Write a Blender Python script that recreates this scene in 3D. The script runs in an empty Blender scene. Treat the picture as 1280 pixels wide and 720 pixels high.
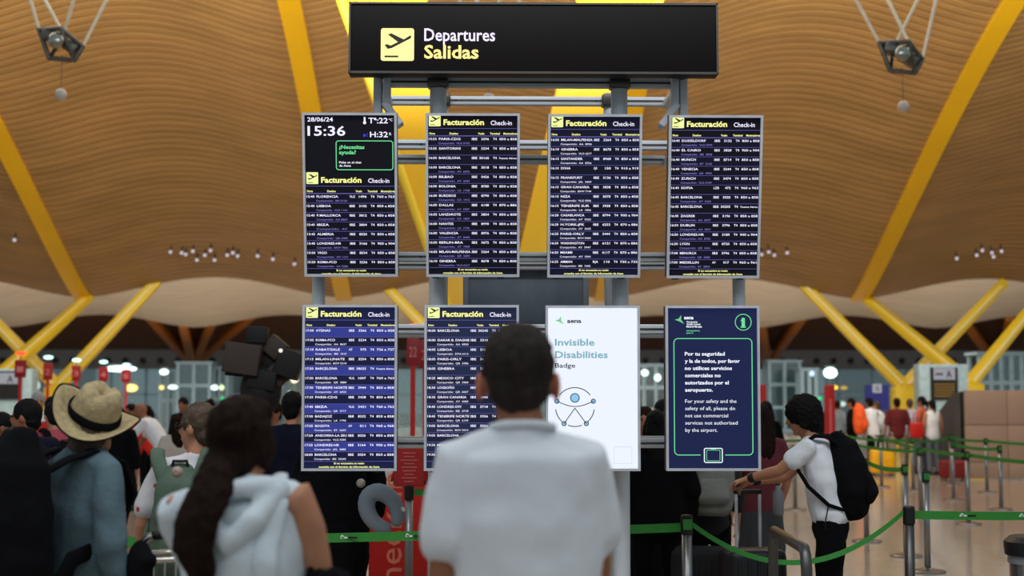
import bpy, math, random
from math import radians as R, sin, cos, pi, atan2, sqrt
from mathutils import Vector as V, Matrix, noise
random.seed(7)
col = bpy.context.scene.collection
scene = bpy.context.scene

# ---------------------------------------------------------------- camera
CAMH, F, YAW, PITCH = 1.68, 1778.0, R(1.29), R(4.5)
cd = bpy.data.cameras.new('camera'); cam = bpy.data.objects.new('camera', cd); col.objects.link(cam)
cam.location = (0, 0, CAMH); cam.rotation_euler = (R(90) + PITCH, 0, -YAW)
cd.lens = 50; cd.sensor_width = 36; cd.clip_end = 400
cd.dof.use_dof = True; cd.dof.focus_distance = 8.15; cd.dof.aperture_fstop = 2.1
scene.camera = cam

def W(px, py, Y):
    """world point on the plane y=Y seen at this pixel (used to measure the photograph)"""
    r = V((cos(YAW), -sin(YAW), 0)); f = V((sin(YAW)*cos(PITCH), cos(YAW)*cos(PITCH), sin(PITCH))); u = r.cross(f)
    d = f*F + r*(px-640) + u*(360-py)
    return V((0, 0, CAMH)) + d*(Y/d.y)
def G(px, Y, z=0.0):
    p = W(px, 500, Y); return V((p.x, Y, z))

# ---------------------------------------------------------------- world, lights, exposure
w = bpy.data.worlds.new('world'); scene.world = w; w.use_nodes = True
bg = w.node_tree.nodes['Background']; bg.inputs[0].default_value = (.62, .74, .80, 1); bg.inputs[1].default_value = .42
def area(name, loc, rot, sx, sy, power, color=(1, .95, .88)):
    l = bpy.data.lights.new(name, 'AREA'); l.shape = 'RECTANGLE'; l.size = sx; l.size_y = sy; l.energy = power; l.color = color
    o = bpy.data.objects.new(name, l); col.objects.link(o); o.location = loc; o.rotation_euler = rot; return o
area('skylight', (0, 22, 11.0), (0, 0, 0), 26, 5, 800)                   # roof light over the screens
area('skylight', (0, -1, 9.5), (R(35), 0, 0), 22, 4, 430, (.94, .97, 1))                   # unseen roof light behind the camera, tilted as front fill
area('skylight', (0, 30, 11.9), (R(48), 0, 0), 44, 3, 1900, (1, .96, .9))  # added out-of-view light to brighten the pylons, crowd and floor
area('gantry_fill', (0, 4.6, 7.4), (R(52), 0, 0), 7, 1.2, 280, (.97, .98, 1))      # added unseen fill over the queue, brightens the display wall
area('skylight', (0, 58.5, 8.0), (R(28), 0, 0), 60, 4, 3600, (1, .95, .88))    # daylight slot between first and second vault
area('roof_floodlight', (0, 23, 9.2), (R(118), 0, 0), 30, 1.2, 3500, (1, .9, .66))   # lights the near vault from its crest
area('hall_lamp', (14, 60, 6.4), (0, 0, 0), 20, 6, 500); area('hall_lamp', (-14, 60, 6.4), (0, 0, 0), 20, 6, 500)
scene.view_settings.view_transform = 'Standard'; scene.view_settings.look = 'None'
scene.view_settings.exposure = 0.0; scene.view_settings.gamma = 1.0; scene.view_settings.use_curve_mapping = False

# ---------------------------------------------------------------- materials
def s2l(c): return tuple(((v/12.92) if v <= .04045 else ((v+.055)/1.055)**2.4) for v in (x/255 for x in c))
_m = {}
def mat(name, rgb, rough=.6, metal=0., vary=.12, vs=8., bump=0., bs=60., spec=.4, stretch=None, emit=None):
    if name in _m: return _m[name]
    m = bpy.data.materials.new(name); m.use_nodes = True; nt = m.node_tree; b = nt.nodes['Principled BSDF']
    c = s2l(rgb); b.inputs['Roughness'].default_value = rough; b.inputs['Metallic'].default_value = metal
    b.inputs['Specular IOR Level'].default_value = spec
    tc = nt.nodes.new('ShaderNodeTexCoord'); mp = nt.nodes.new('ShaderNodeMapping'); nt.links.new(tc.outputs['Object'], mp.inputs[0])
    if stretch: mp.inputs['Scale'].default_value = stretch
    n = nt.nodes.new('ShaderNodeTexNoise'); n.inputs['Scale'].default_value = vs; n.inputs['Detail'].default_value = 4
    nt.links.new(mp.outputs[0], n.inputs['Vector'])
    cr = nt.nodes.new('ShaderNodeValToRGB'); nt.links.new(n.outputs['Fac'], cr.inputs[0])
    cr.color_ramp.elements[0].position = .3; cr.color_ramp.elements[1].position = .7
    cr.color_ramp.elements[0].color = (*[v*(1-vary) for v in c], 1); cr.color_ramp.elements[1].color = (*[min(1, v*(1+vary)) for v in c], 1)
    nt.links.new(cr.outputs[0], b.inputs['Base Color'])
    if bump:
        n2 = nt.nodes.new('ShaderNodeTexNoise'); n2.inputs['Scale'].default_value = bs; nt.links.new(mp.outputs[0], n2.inputs['Vector'])
        bp = nt.nodes.new('ShaderNodeBump'); bp.inputs['Strength'].default_value = bump; bp.inputs['Distance'].default_value = .01
        nt.links.new(n2.outputs['Fac'], bp.inputs['Height']); nt.links.new(bp.outputs[0], b.inputs['Normal'])
    if emit:
        b.inputs['Emission Color'].default_value = (*s2l(emit[0]), 1); b.inputs['Emission Strength'].default_value = emit[1]
    _m[name] = m; return m
def glow(name, rgb, s=1.0):
    if name in _m: return _m[name]
    m = bpy.data.materials.new(name); m.use_nodes = True; nt = m.node_tree; b = nt.nodes['Principled BSDF']
    b.inputs['Base Color'].default_value = (.008, .008, .008, 1); b.inputs['Roughness'].default_value = .5; b.inputs['Specular IOR Level'].default_value = .08
    b.inputs['Emission Color'].default_value = (*s2l(rgb), 1); b.inputs['Emission Strength'].default_value = s
    _m[name] = m; return m
def glassmat(name, tint, gl=.25):
    if name in _m: return _m[name]
    m = bpy.data.materials.new(name); m.use_nodes = True; nt = m.node_tree; nt.nodes.remove(nt.nodes['Principled BSDF'])
    t = nt.nodes.new('ShaderNodeBsdfTransparent'); t.inputs[0].default_value = (*tint, 1)
    g = nt.nodes.new('ShaderNodeBsdfGlossy'); g.inputs[0].default_value = (.7, .8, .8, 1); g.inputs[1].default_value = .15
    x = nt.nodes.new('ShaderNodeMixShader'); x.inputs[0].default_value = gl
    nt.links.new(t.outputs[0], x.inputs[1]); nt.links.new(g.outputs[0], x.inputs[2]); nt.links.new(x.outputs[0], nt.nodes['Material Output'].inputs[0])
    _m[name] = m; return m
STEEL = mat('brushed_steel', (150, 150, 150), .32, .9, .08, 20, stretch=(1, 1, .1))
DSTEEL = mat('dark_steel', (88, 86, 84), .38, .8, .08, 20)
ALU = mat('anodised_aluminium', (196, 202, 208), .45, .12, .06, 6)
BLACK = mat('black_plastic', (16, 16, 18), .5, 0, .1)
BCLOTH = mat('black_cloth', (13, 13, 16), .95, 0, .25, 6, .3, 90, .1)
NAVY = mat('navy_cloth', (20, 22, 38), .95, 0, .25, 6, .3, 90, .1)
WCLOTH = mat('white_cotton', (222, 226, 232), .95, 0, .03, 5, .12, 60, .1)
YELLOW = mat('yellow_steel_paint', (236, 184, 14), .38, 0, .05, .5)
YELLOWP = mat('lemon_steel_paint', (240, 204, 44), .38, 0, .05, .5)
YELLOWL = mat('yellow_steel_highlight', (250, 232, 150), .35, 0, .05, .5)  # lit copy of the yellow, a highlight put into the tube colour
ORANGE = mat('shaded_steel_paint', (206, 120, 14), .45, 0, .05, .5)  # far pylons' shade put into the colour of the steel
GREEN = mat('green_belt_webbing', (46, 128, 46), .7, 0, .08, 20, .2, 200)
RED = mat('red_laminate', (190, 26, 18), .5, 0, .05, 3)
SKIN = mat('skin', (176, 122, 92), .55, 0, .08, 10)
SKIN2 = mat('tanned_skin', (146, 92, 64), .55, 0, .08, 10)
HAIRD = mat('dark_brown_hair', (30, 17, 12), .8, 0, .4, 30, .6, 120, .1, (1, 1, .12))
HAIRB = mat('black_hair', (10, 9, 10), .7, 0, .4, 30, .6, 120, .15, (1, 1, .12))
HAIRG = mat('greying_brown_hair', (74, 60, 48), .65, 0, .4, 30, .6, 120, .25, (1, 1, .2))

# ---------------------------------------------------------------- mesh helpers
class MB:
    def __init__(s): s.v = []; s.f = []
    def add(s, vs, fs):
        o = len(s.v); s.v += [tuple(v) for v in vs]; s.f += [tuple(i+o for i in f) for f in fs]; return s
    def box(s, c, d, rot=None):
        c = V(c); h = V(d)/2; vs = []
        for x in (-1, 1):
            for y in (-1, 1):
                for z in (-1, 1):
                    p = V((x*h.x, y*h.y, z*h.z)); vs.append(c + (rot @ p if rot else p))
        return s.add(vs, [(0, 1, 3, 2), (4, 6, 7, 5), (0, 4, 5, 1), (2, 3, 7, 6), (0, 2, 6, 4), (1, 5, 7, 3)])
    def ball(s, c, r, rot=None, seg=14, rings=9):
        c = V(c); r = (r, r, r) if isinstance(r, (int, float)) else r
        vs = [V((0, 0, r[2]))]
        for i in range(1, rings):
            a = pi*i/rings
            for k in range(seg):
                b = 2*pi*k/seg; vs.append(V((r[0]*sin(a)*cos(b), r[1]*sin(a)*sin(b), r[2]*cos(a))))
        vs.append(V((0, 0, -r[2]))); fs = []
        for k in range(seg): fs.append((0, 1+k, 1+(k+1) % seg))
        for i in range(rings-2):
            for k in range(seg):
                a = 1+i*seg; fs.append((a+k, a+seg+k, a+seg+(k+1) % seg, a+(k+1) % seg))
        a = 1+(rings-2)*seg; L = len(vs)-1
        for k in range(seg): fs.append((a+k, L, a+(k+1) % seg))
        return s.add([c + (rot @ p if rot else p) for p in vs], fs)
    def tube(s, C, Rr, side=(1, 0, 0), n=12, round_=True, sides=None, closed=False):
        """tube through points C; radii numbers or (rx, ry), rx measured along the side vector"""
        C = [V(c) for c in C]; N = len(C); rings = []
        Rr = [(r, r) if isinstance(r, (int, float)) else r for r in (Rr if isinstance(Rr, (list, tuple)) and not (len(Rr) == 2 and N != 2 and isinstance(Rr[0], float)) else [Rr]*N)]
        fr = []; prev = None
        for i in range(N):
            if closed: t = (C[(i+1) % N]-C[i-1])
            else: t = C[min(i+1, N-1)]-C[max(i-1, 0)]
            t.normalize(); sv = V(sides[i]) if sides else (prev if prev is not None else V(side))
            q = sv - t*sv.dot(t)
            if q.length < 1e-3:
                q = V((0, 1, 0)) - t*t.y
                if q.length < 1e-3: q = V((0, 0, 1)) - t*t.z
            q.normalize(); prev = q if not sides else None; fr.append((t, q, t.cross(q)))
        def ring(c, a, b, q, f): return [c + q*(a*cos(2*pi*k/n)) + f*(b*sin(2*pi*k/n)) for k in range(n)]
        def cap(i, sg):
            t, q, f = fr[i]; a, b = Rr[i]; m = min(a, b)
            return [ring(C[i]+t*sg*m*.55, a*.84 if m == a else a-m*.16, b-m*.16 if m == a else b*.84, q, f), ring(C[i]+t*sg*m*.9, max(a-m*.56, .01*a), max(b-m*.56, .01*b), q, f)]
        if round_ and not closed: rings += cap(0, -1)[::-1]
        for i in range(N):
            t, q, f = fr[i]; rings.append(ring(C[i], Rr[i][0], Rr[i][1], q, f))
        if round_ and not closed: rings += cap(N-1, 1)
        vs = [p for r_ in rings for p in r_]; fs = []
        M = len(rings)
        for i in range(M if closed else M-1):
            for k in range(n):
                a, b = i*n, ((i+1) % M)*n; fs.append((a+k, a+(k+1) % n, b+(k+1) % n, b+k))
        if not closed: fs.append(tuple(range(n))[::-1]); fs.append(tuple((M-1)*n+k for k in range(n)))
        return s.add(vs, fs)
    def lathe(s, prof, c=(0, 0, 0), n=24):
        c = V(c); vs = []; fs = []
        for r, z in prof:
            for k in range(n): vs.append(c+V((r*cos(2*pi*k/n), r*sin(2*pi*k/n), z)))
        for i in range(len(prof)-1):
            for k in range(n): fs.append((i*n+k, i*n+(k+1) % n, (i+1)*n+(k+1) % n, (i+1)*n+k))
        fs.append(tuple(range(n))[::-1]); fs.append(tuple((len(prof)-1)*n+k for k in range(n)))
        return s.add(vs, fs)
    def poly(s, pts, y0, y1):
        """flat polygon in x,z extruded from y0 to y1"""
        n = len(pts); vs = [V((x, y0, z)) for x, z in pts]+[V((x, y1, z)) for x, z in pts]
        fs = [tuple(range(n)), tuple(range(n, 2*n))[::-1]]+[(k, k+n, (k+1) % n+n, (k+1) % n) for k in range(n)]
        return s.add(vs, fs)
    def build(s, name, m, parent=None, smooth=False, bevel=0, kind=None, vox=0, sub=0, disp=None, label=None):
        me = bpy.data.meshes.new(name); me.from_pydata(s.v, [], s.f); me.update()
        me.materials.append(m)
        o = bpy.data.objects.new(name, me); col.objects.link(o)
        if parent: o.parent = parent
        if kind: o['kind'] = kind
        if label: o['label'] = label
        if smooth or vox:
            for p in me.polygons: p.use_smooth = True
        if vox:
            r_ = o.modifiers.new('remesh', 'REMESH'); r_.mode = 'VOXEL'; r_.voxel_size = vox; r_.use_smooth_shade = True
            sm = o.modifiers.new('smooth', 'SMOOTH'); sm.iterations = 6; sm.factor = .5
        if disp:
            t = dtex(disp[0]); d = o.modifiers.new('folds', 'DISPLACE'); d.texture = t; d.strength = disp[1]; d.texture_coords = 'LOCAL'; d.mid_level = .5
        if bevel:
            b = o.modifiers.new('bevel', 'BEVEL'); b.width = bevel; b.segments = 3; b.limit_method = 'ANGLE'
            for p in me.polygons: p.use_smooth = True
        if sub:
            b = o.modifiers.new('sub', 'SUBSURF'); b.levels = b.render_levels = sub
        return o
_t = {}
def dtex(size):
    if size not in _t:
        t = bpy.data.textures.new('folds', 'CLOUDS'); t.noise_scale = size; t.noise_depth = 1; _t[size] = t
    return _t[size]
def tag(o, label, cat, group=None, kind=None):
    o['label'] = label; o['category'] = cat
    if group: o['group'] = group
    if kind: o['kind'] = kind
    return o
def thing(name, label, cat, loc=(0, 0, 0), rz=0, group=None, rot=None):
    o = bpy.data.objects.new(name, None); o.empty_display_size = .1; col.objects.link(o); o.location = loc
    o.rotation_euler = rot if rot else (0, 0, rz); return tag(o, label, cat, group)
def struct(o): o['kind'] = 'structure'; return o

# ---------------------------------------------------------------- text
_g = {}
def glyph(txt, bold):
    k = (txt, bold)
    if k not in _g:
        c = bpy.data.curves.new('t', 'FONT'); c.body = txt; c.size = 1; c.resolution_u = 2; c.offset = bold
        o = bpy.data.objects.new('t', c); me = bpy.data.meshes.new_from_object(o)
        vs = [(v.co.x, v.co.y) for v in me.vertices]; fs = [tuple(p.vertices) for p in me.polygons]
        x0 = min([v[0] for v in vs], default=0); x1 = max([v[0] for v in vs], default=1)
        _g[k] = ([(x-x0, y) for x, y in vs], fs, x1-x0)
        bpy.data.objects.remove(o); bpy.data.curves.remove(c); bpy.data.meshes.remove(me)
    return _g[k]
def put(mb, txt, x, z, size, width=None, align='L', bold=.02, y=-.002, rot=0):
    vs, fs, wd = glyph(txt, bold); sx = (width/wd) if width else size
    ox = {'L': 0, 'C': -.5, 'R': -1}[align]*wd*sx
    if rot: mb.add([(x-q*size, y, z+(p*sx+ox)) for p, q in vs], fs)
    else: mb.add([(x+p*sx+ox, y, z+q*size) for p, q in vs], fs)

# ================================================================ THE SETTING
fm = mat('polished_stone', (172, 156, 140), .16, 0, .07, 1.2, .02, 3, .5)
nt = fm.node_tree; bs = nt.nodes['Principled BSDF']; cr = bs.inputs['Base Color'].links[0].from_node
br = nt.nodes.new('ShaderNodeTexBrick'); br.offset = .5; br.inputs['Scale'].default_value = 1; br.inputs['Mortar Size'].default_value = .004
br.inputs['Brick Width'].default_value = 1.2; br.inputs['Row Height'].default_value = .8
tc = nt.nodes.new('ShaderNodeTexCoord'); nt.links.new(tc.outputs['Object'], br.inputs['Vector'])
nt.links.new(cr.outputs[0], br.inputs['Color1']); nt.links.new(cr.outputs[0], br.inputs['Color2']); br.inputs['Mortar'].default_value = (.2, .16, .13, 1)
nt.links.new(br.outputs['Color'], bs.inputs['Base Color'])
struct(MB().box((0, 42, -.1), (120, 96, .2)).build('floor', fm))

# --- roof: bamboo-slatted vaults that dip to a scalloped edge over the steel ribs
RX = [W(430, 372, 50).x + 9.1*k for k in range(-5, 6)]
def scal(x, a): return a*(abs(sin(pi*(x-RX[5])/9.1))**1.6)
def vault1(x, y):        # near vault: edge at y=50, crest about y=27
    t = (50-y)/24.0; base = 5.25 + 7.9*(sin(pi/2*min(max(t, 0), 1.25))**1.15 if t > 0 else 0)
    return base + scal(x, .72+.5*min(max(t, 0), 1))
def vault2(x, y):        # second vault: edge at y=69.6
    t = (69.6-y)/14.0; return 5.2 + 3.6*(sin(pi/2*min(max(t, 0), 1))**1.3 if t > 0 else 0) + scal(x, .62)
def vault3(x, y):
    t = (82-y)/14.0; return 4.55 + 3.6*max(t, 0)**1.1
BAM = mat('bamboo_slats', (162, 124, 76), .45, 0, .14, .3, 0, 8, .35, (1, 5, 5))
BAM2 = mat('daylit_bamboo_slats', (222, 208, 186), .5, 0, .06, .35, .1, 8, .3, (1, 6, 6))  # daylit copy of the slats, brightness put into the colour
BAM3 = mat('shaded_bamboo_slats', (104, 62, 34), .55, 0, .1, .5)  # shaded copy of the slats, the far vault's darkness in its colour
BACK = mat('dark_roof_backing', (62, 40, 22), .9)
BACK2 = mat('daylit_roof_backing', (176, 160, 138), .9)  # backing lightened to match, daylight put into its colour
def vault(fn, y0, y1, x0, x1, pitch, wd, nx, slat_m, back_m, nm):
    mb = MB(); bk = MB(); ys = []; y = y1
    while y > y0:
        ys.append(y); dz = (fn(0, y-.05)-fn(0, y))/.05; y -= pitch/sqrt(1+dz*dz)
    xs = [x0+(x1-x0)*i/nx for i in range(nx+1)]
    for y in ys:
        dz = (fn(0, y-.05)-fn(0, y))/.05; L = sqrt(1+dz*dz); dy = wd/L; vs = []; fs = []
        for x in xs:
            za, zb = fn(x, y), fn(x, y-dy)
            vs += [(x, y, za), (x, y-dy, zb), (x, y-dy+.03*dz/L, zb+.05), (x, y+.03*dz/L, za+.05)]
        for i in range(nx):
            a = 4*i
            for k in range(4): fs.append((a+k, a+(k+1) % 4, a+4+(k+1) % 4, a+4+k))
        mb.add(vs, fs)
    rows = ys[::3]+[y0]; vs = [(x, y+.05, fn(x, y)+.16) for y in rows for x in xs]; n = nx+1
    fs = [(j*n+i, j*n+i+1, (j+1)*n+i+1, (j+1)*n+i) for j in range(len(rows)-1) for i in range(nx)]
    bk.add(vs, fs)
    c = struct(bk.build(nm, back_m, smooth=True))
    mb.build('slats', slat_m, c, kind='stuff'); return c
def rib(fn, x, y0, y1, wd, m, parent, off=.10):
    mb = MB(); n = 40; vs = []; fs = []
    for i in range(n+1):
        y = y1+(y0-y1)*i/n; z = fn(x, y)-off
        vs += [(x-wd/2, y, z), (x+wd/2, y, z), (x+wd/2, y, z+.2), (x-wd/2, y, z+.2)]
    for i in range(n):
        a = 4*i
        for k in range(4): fs.append((a+k, a+(k+1) % 4, a+4+(k+1) % 4, a+4+k))
    fs += [(0, 1, 2, 3), (4*n+3, 4*n+2, 4*n+1, 4*n)]
    mb.add(vs, fs).build('roof_rib', m, parent)
c1 = vault(vault1, 18.5, 50, -34, 34, .29, .20, 150, BAM, BACK, 'ceiling')
for x in RX:
    if abs(x) < 30: rib(vault1, x, 19, 50.05, .56, YELLOW, c1)
c2 = vault(vault2, 57, 69.6, -42, 42, .4, .30, 150, BAM2, BACK2, 'ceiling')
c3 = vault(vault3, 72, 82, -50, 50, .3, .24, 60, BAM3, BACK, 'ceiling')
for o_, n_ in ((c1, 'near'), (c2, 'middle'), (c3, 'far')): o_['label'] = n_+' slatted wooden roof vault'

# --- yellow steel pylons
def beam(mb, a, b, w0, w1, th0, th1):
    a, b = V(a), V(b); t = (b-a).normalized(); s_ = V((1, 0, 0))-t*t.x; s_.normalize(); f = t.cross(s_); vs = []
    for c, w_, h in ((a, w0, th0), (b, w1, th1)):
        for u, v in ((-1, -1), (1, -1), (1, 1), (-1, 1)): vs.append(c+s_*u*w_/2+f*v*h/2)
    mb.add(vs, [(0, 1, 2, 3)[::-1], (4, 5, 6, 7), (0, 1, 5, 4), (1, 2, 6, 5), (2, 3, 7, 6), (3, 0, 4, 7)])
def pylon(label, base, knuckle, tips, m, w0=.5, w1=.42, stem=.8, edge=True, arm_m=None):
    o = thing('steel_pylon', label, 'pylon', base, 0, 'yellow branching roof pylons'); k = V(knuckle)-V(base)
    mb = MB(); beam(mb, (0, 0, 0), k, stem, stem, stem*.8, stem*.8); mb.build('stem', m, o, bevel=.06)
    for tx in tips:
        t = V(tx)-V(base); mb = MB(); d = (t-k).normalized(); beam(mb, k-d*.25, t, w0, w1, w0*.8, w1*.8)
        a = mb.build('arm', arm_m or m, o, bevel=.05)
        if edge:
            e = MB(); s_ = V((1, 0, 0))-d*d.x; s_.normalize(); f = V((0, -1, 0))
            e.tube([k+d*.2-s_*w0*.0+f*w0*.5, t-d*.3+f*w1*.5], [.09*w0/.5, .07*w0/.5], n=8); e.build('highlight_tube', YELLOWL, a, smooth=True)  # pale tube puts a daylight highlight along the arm
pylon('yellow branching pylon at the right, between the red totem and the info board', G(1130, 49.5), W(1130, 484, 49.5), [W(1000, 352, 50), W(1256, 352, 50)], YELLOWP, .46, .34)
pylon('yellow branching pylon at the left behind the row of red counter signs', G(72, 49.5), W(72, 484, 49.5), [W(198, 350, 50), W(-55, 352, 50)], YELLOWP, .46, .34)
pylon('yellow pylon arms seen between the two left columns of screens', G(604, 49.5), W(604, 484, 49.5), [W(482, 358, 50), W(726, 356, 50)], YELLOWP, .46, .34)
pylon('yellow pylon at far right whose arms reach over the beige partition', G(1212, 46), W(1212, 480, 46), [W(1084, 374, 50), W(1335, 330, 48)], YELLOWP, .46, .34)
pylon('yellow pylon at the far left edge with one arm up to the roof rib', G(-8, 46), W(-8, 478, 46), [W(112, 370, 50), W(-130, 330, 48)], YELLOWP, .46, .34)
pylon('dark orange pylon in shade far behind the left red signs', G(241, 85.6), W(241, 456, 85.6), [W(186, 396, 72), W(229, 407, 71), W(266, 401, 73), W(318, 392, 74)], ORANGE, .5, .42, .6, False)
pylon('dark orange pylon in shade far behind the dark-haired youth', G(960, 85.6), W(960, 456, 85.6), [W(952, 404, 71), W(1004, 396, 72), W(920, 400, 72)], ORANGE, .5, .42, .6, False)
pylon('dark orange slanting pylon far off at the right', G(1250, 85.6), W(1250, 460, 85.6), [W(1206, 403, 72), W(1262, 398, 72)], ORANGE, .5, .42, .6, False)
# big pylon just behind the display wall
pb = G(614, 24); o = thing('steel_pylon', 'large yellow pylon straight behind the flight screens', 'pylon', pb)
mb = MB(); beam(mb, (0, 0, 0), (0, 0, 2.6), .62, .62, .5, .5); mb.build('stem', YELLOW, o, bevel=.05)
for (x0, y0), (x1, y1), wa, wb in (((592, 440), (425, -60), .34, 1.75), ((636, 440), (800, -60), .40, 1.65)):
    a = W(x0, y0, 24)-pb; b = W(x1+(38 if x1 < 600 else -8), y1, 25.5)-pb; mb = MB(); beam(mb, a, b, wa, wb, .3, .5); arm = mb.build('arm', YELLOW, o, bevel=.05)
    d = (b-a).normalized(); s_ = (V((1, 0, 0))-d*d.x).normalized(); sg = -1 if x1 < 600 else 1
    e = MB(); e.tube([a+s_*sg*wa*.45+V((0, -.18, 0)), b+s_*sg*wb*.45+V((0, -.28, 0))], [.07, .1], n=8); e.build('highlight_tube', YELLOWP, arm, smooth=True)  # lighter tube stands in for the highlight on the arm's edge

# --- back wall
CONC = mat('grey_concrete_fascia', (118, 112, 108), .8)
WFRM = mat('pale_blue_white_metal', (158, 184, 194), .5)
GL = glassmat('green_tinted_glass', (.62, .72, .72), .3)
YB = 84
wb = struct(MB().box((0, YB+.4, 4.15), (110, .5, 1.3)).build('wall_back', CONC))
for k in range(60):
    x = -30+k*1.02
    MB().tube([(x, YB+.02, 4.0), (x, YB+.14, 4.0)], [.18, .18], n=12, round_=False).build('round_vent', BLACK, wb)
for k in range(34):
    x = -34+2.05*k
    MB().box((x+1.02, YB+.4, 1.75), (1.93, .03, 3.5)).build('pane', GL, wb)
    MB().box((x, YB+.35, 1.75), (.12, .16, 3.5)).build('mullion', WFRM, wb)
MB().box((1, YB+.34, 2.0), (70, .14, .1)).build('transom', WFRM, wb)
# outside masses seen through the glass
for k, (px, h, wd) in enumerate(((40, 5, 9), (330, 4.5, 8), (830, 5.5, 9), (1100, 4.2, 8))):
    p = G(px, 112)
    tag(MB().box((p.x, 112, h/2), (wd, 3, h)).build('distant_building', mat('distant_facade', (92, 108, 108), .9)), 'blurred grey building outside the glass, '+['far left', 'left of the first screens', 'right of the white screen', 'behind the red totem'][k], 'building')
tag(MB().box((0, 135, -.12), (240, 96, .1)).build('apron', mat('grey_apron', (110, 116, 116), .9)), 'grey paved apron outside the glass wall', 'ground', kind='structure')

# booths of white frames with panes, in front of the back wall
def booth(label, px0, px1, top, Y, cols, rows):
    a, b = G(px0, Y), G(px1, Y); h = W(px0, top, Y).z; wd = b.x-a.x
    o = thing('glazed_booth', label, 'booth', ((a.x+b.x)/2, Y, 0)); fr = MB()
    for i in range(cols+1): fr.box((-wd/2+wd*i/cols, 0, h/2), (.16, .16, h))
    for j in range(rows+1): fr.box((0, 0, .08+(h-.16)*j/rows), (wd+.16, .14, .16))
    for i in range(2): fr.box(((-1)**i*wd/2, 1.2, h/2), (.14, .14, h))
    fr.box((0, .6, h-.05), (wd+.3, 1.5, .1)); fr.build('frame', WFRM, o)
    for i in range(cols):
        for j in range(rows):
            MB().box((-wd/2+wd*(i+.5)/cols, .05, .08+(h-.16)*(j+.5)/rows), (wd/cols-.17, .02, (h-.16)/rows-.17)).build('pane', glassmat('grey_glass', (.3, .38, .4), .35), o)
booth('white framed glazed booth between the bending man and the dark sculpture', 222, 262, 452, 75, 2, 3)
booth('lower white glazed annexe left of the tall booth', 200, 220, 462, 76.5, 2, 2)
booth('lower white glazed annexe right of the tall booth', 264, 284, 458, 76.5, 2, 2)
booth('white framed glazed booth behind the dark-haired youth', 962, 1000, 450, 75, 2, 3)
booth('low glazed booth beside the white framed booth at the right', 1003, 1020, 460, 72, 2, 2)
booth('glazed booth seen between the white screen and the navy screen', 790, 835, 455, 72, 3, 3)
booth('tall glass stair enclosure above the beige partition', 1226, 1290, 440, 56, 5, 3)

# lamps and lit signs far away
def lamp(label, px, py, Y, w_, h_, rgb, s=3., cat='lamp', name='hall_lamp'):
    p = W(px, py, Y); k = Y/F; o = thing(name, label, cat, (p.x, Y, p.z))
    MB().ball((0, 0, 0), (w_*k/2, .12, h_*k/2)).build('diffuser', glow('glow_%d_%d_%d_%g' % (*rgb, s), rgb, s), o, smooth=True)
    m_ = MB(); m_.box((0, .1, h_*k/2+.03), (w_*k*.7, .12, .06)); m_.box((0, .16, -p.z/2+.05), (.03, .03, p.z+.1)); m_.build('housing', mat('teal_grey_paint', (110, 124, 126), .6), o)
LW = (214, 245, 240)
lamp('bright white lamp above the red totem', 1038, 466, 60, 17, 13, LW, 4)
lamp('long white lamp behind the last two red counter signs', 150, 461, 60, 42, 7, (226, 246, 246), 3)
lamp('amber and white lamp below the last red counter sign', 164, 485, 60, 16, 9, (255, 214, 120), 2.4)
lamp('white lamp left of the glazed booth', 205, 465, 64, 11, 7, LW, 3)
lamp('white lamp on the lower left of the glazed booth', 216, 484, 64, 12, 5, LW, 2.6)
lamp('yellow lamp on the lower left of the glazed booth', 202, 484.5, 64, 6, 5, (255, 226, 120), 2)
lamp('white lamp on the lower right of the glazed booth', 268, 484.5, 64, 9, 6, LW, 2.6)
lamp('small pale green lamp right of the glazed booth', 277, 484.5, 64, 6, 6, (210, 244, 170), 2)
lamp('small green lamp above the woman with glasses', 278, 499, 64, 5, 5, (20, 200, 110), 1.6)
lamp('white lamp low between the sculpture and the first screens', 362, 494, 60, 7, 9, LW, 3)
lamp('pale lamp right of the dark sculpture', 368, 475, 60, 9, 7, (244, 226, 190), 2.2)
lamp('green lamp low between the sculpture and the first screens', 357, 502, 60, 8, 7, (30, 190, 140), 1.4)
lamp('yellow lit sign beside the red totem', 1044, 484.5, 49, 7, 5, (255, 214, 60), 1.8)
lamp('dim amber lit sign right of the red totem', 1055, 485, 49, 9, 4, (230, 190, 80), .8)
lamp('green lamp left of the red totem', 1025, 498, 60, 5, 5, (20, 200, 120), 1.4)
lamp('small bluish lamp left of the bright white one', 1015, 467, 62, 6, 7, (190, 220, 250), 1.6)
lamp('white lamp seen between the white and the navy screen', 806, 466, 60, 9, 8, LW, 2.6)
lamp('round white lamp beside the navy screen', 822, 472, 60, 8, 9, LW, 2.6)
lamp('white lamp behind the head of the man in maroon', 1053, 505, 49, 9, 6, (200, 226, 220), 1.1)
lamp('white lamp low at the left between two red signs', 44, 482, 60, 12, 14, (210, 225, 225), .9)
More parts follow.
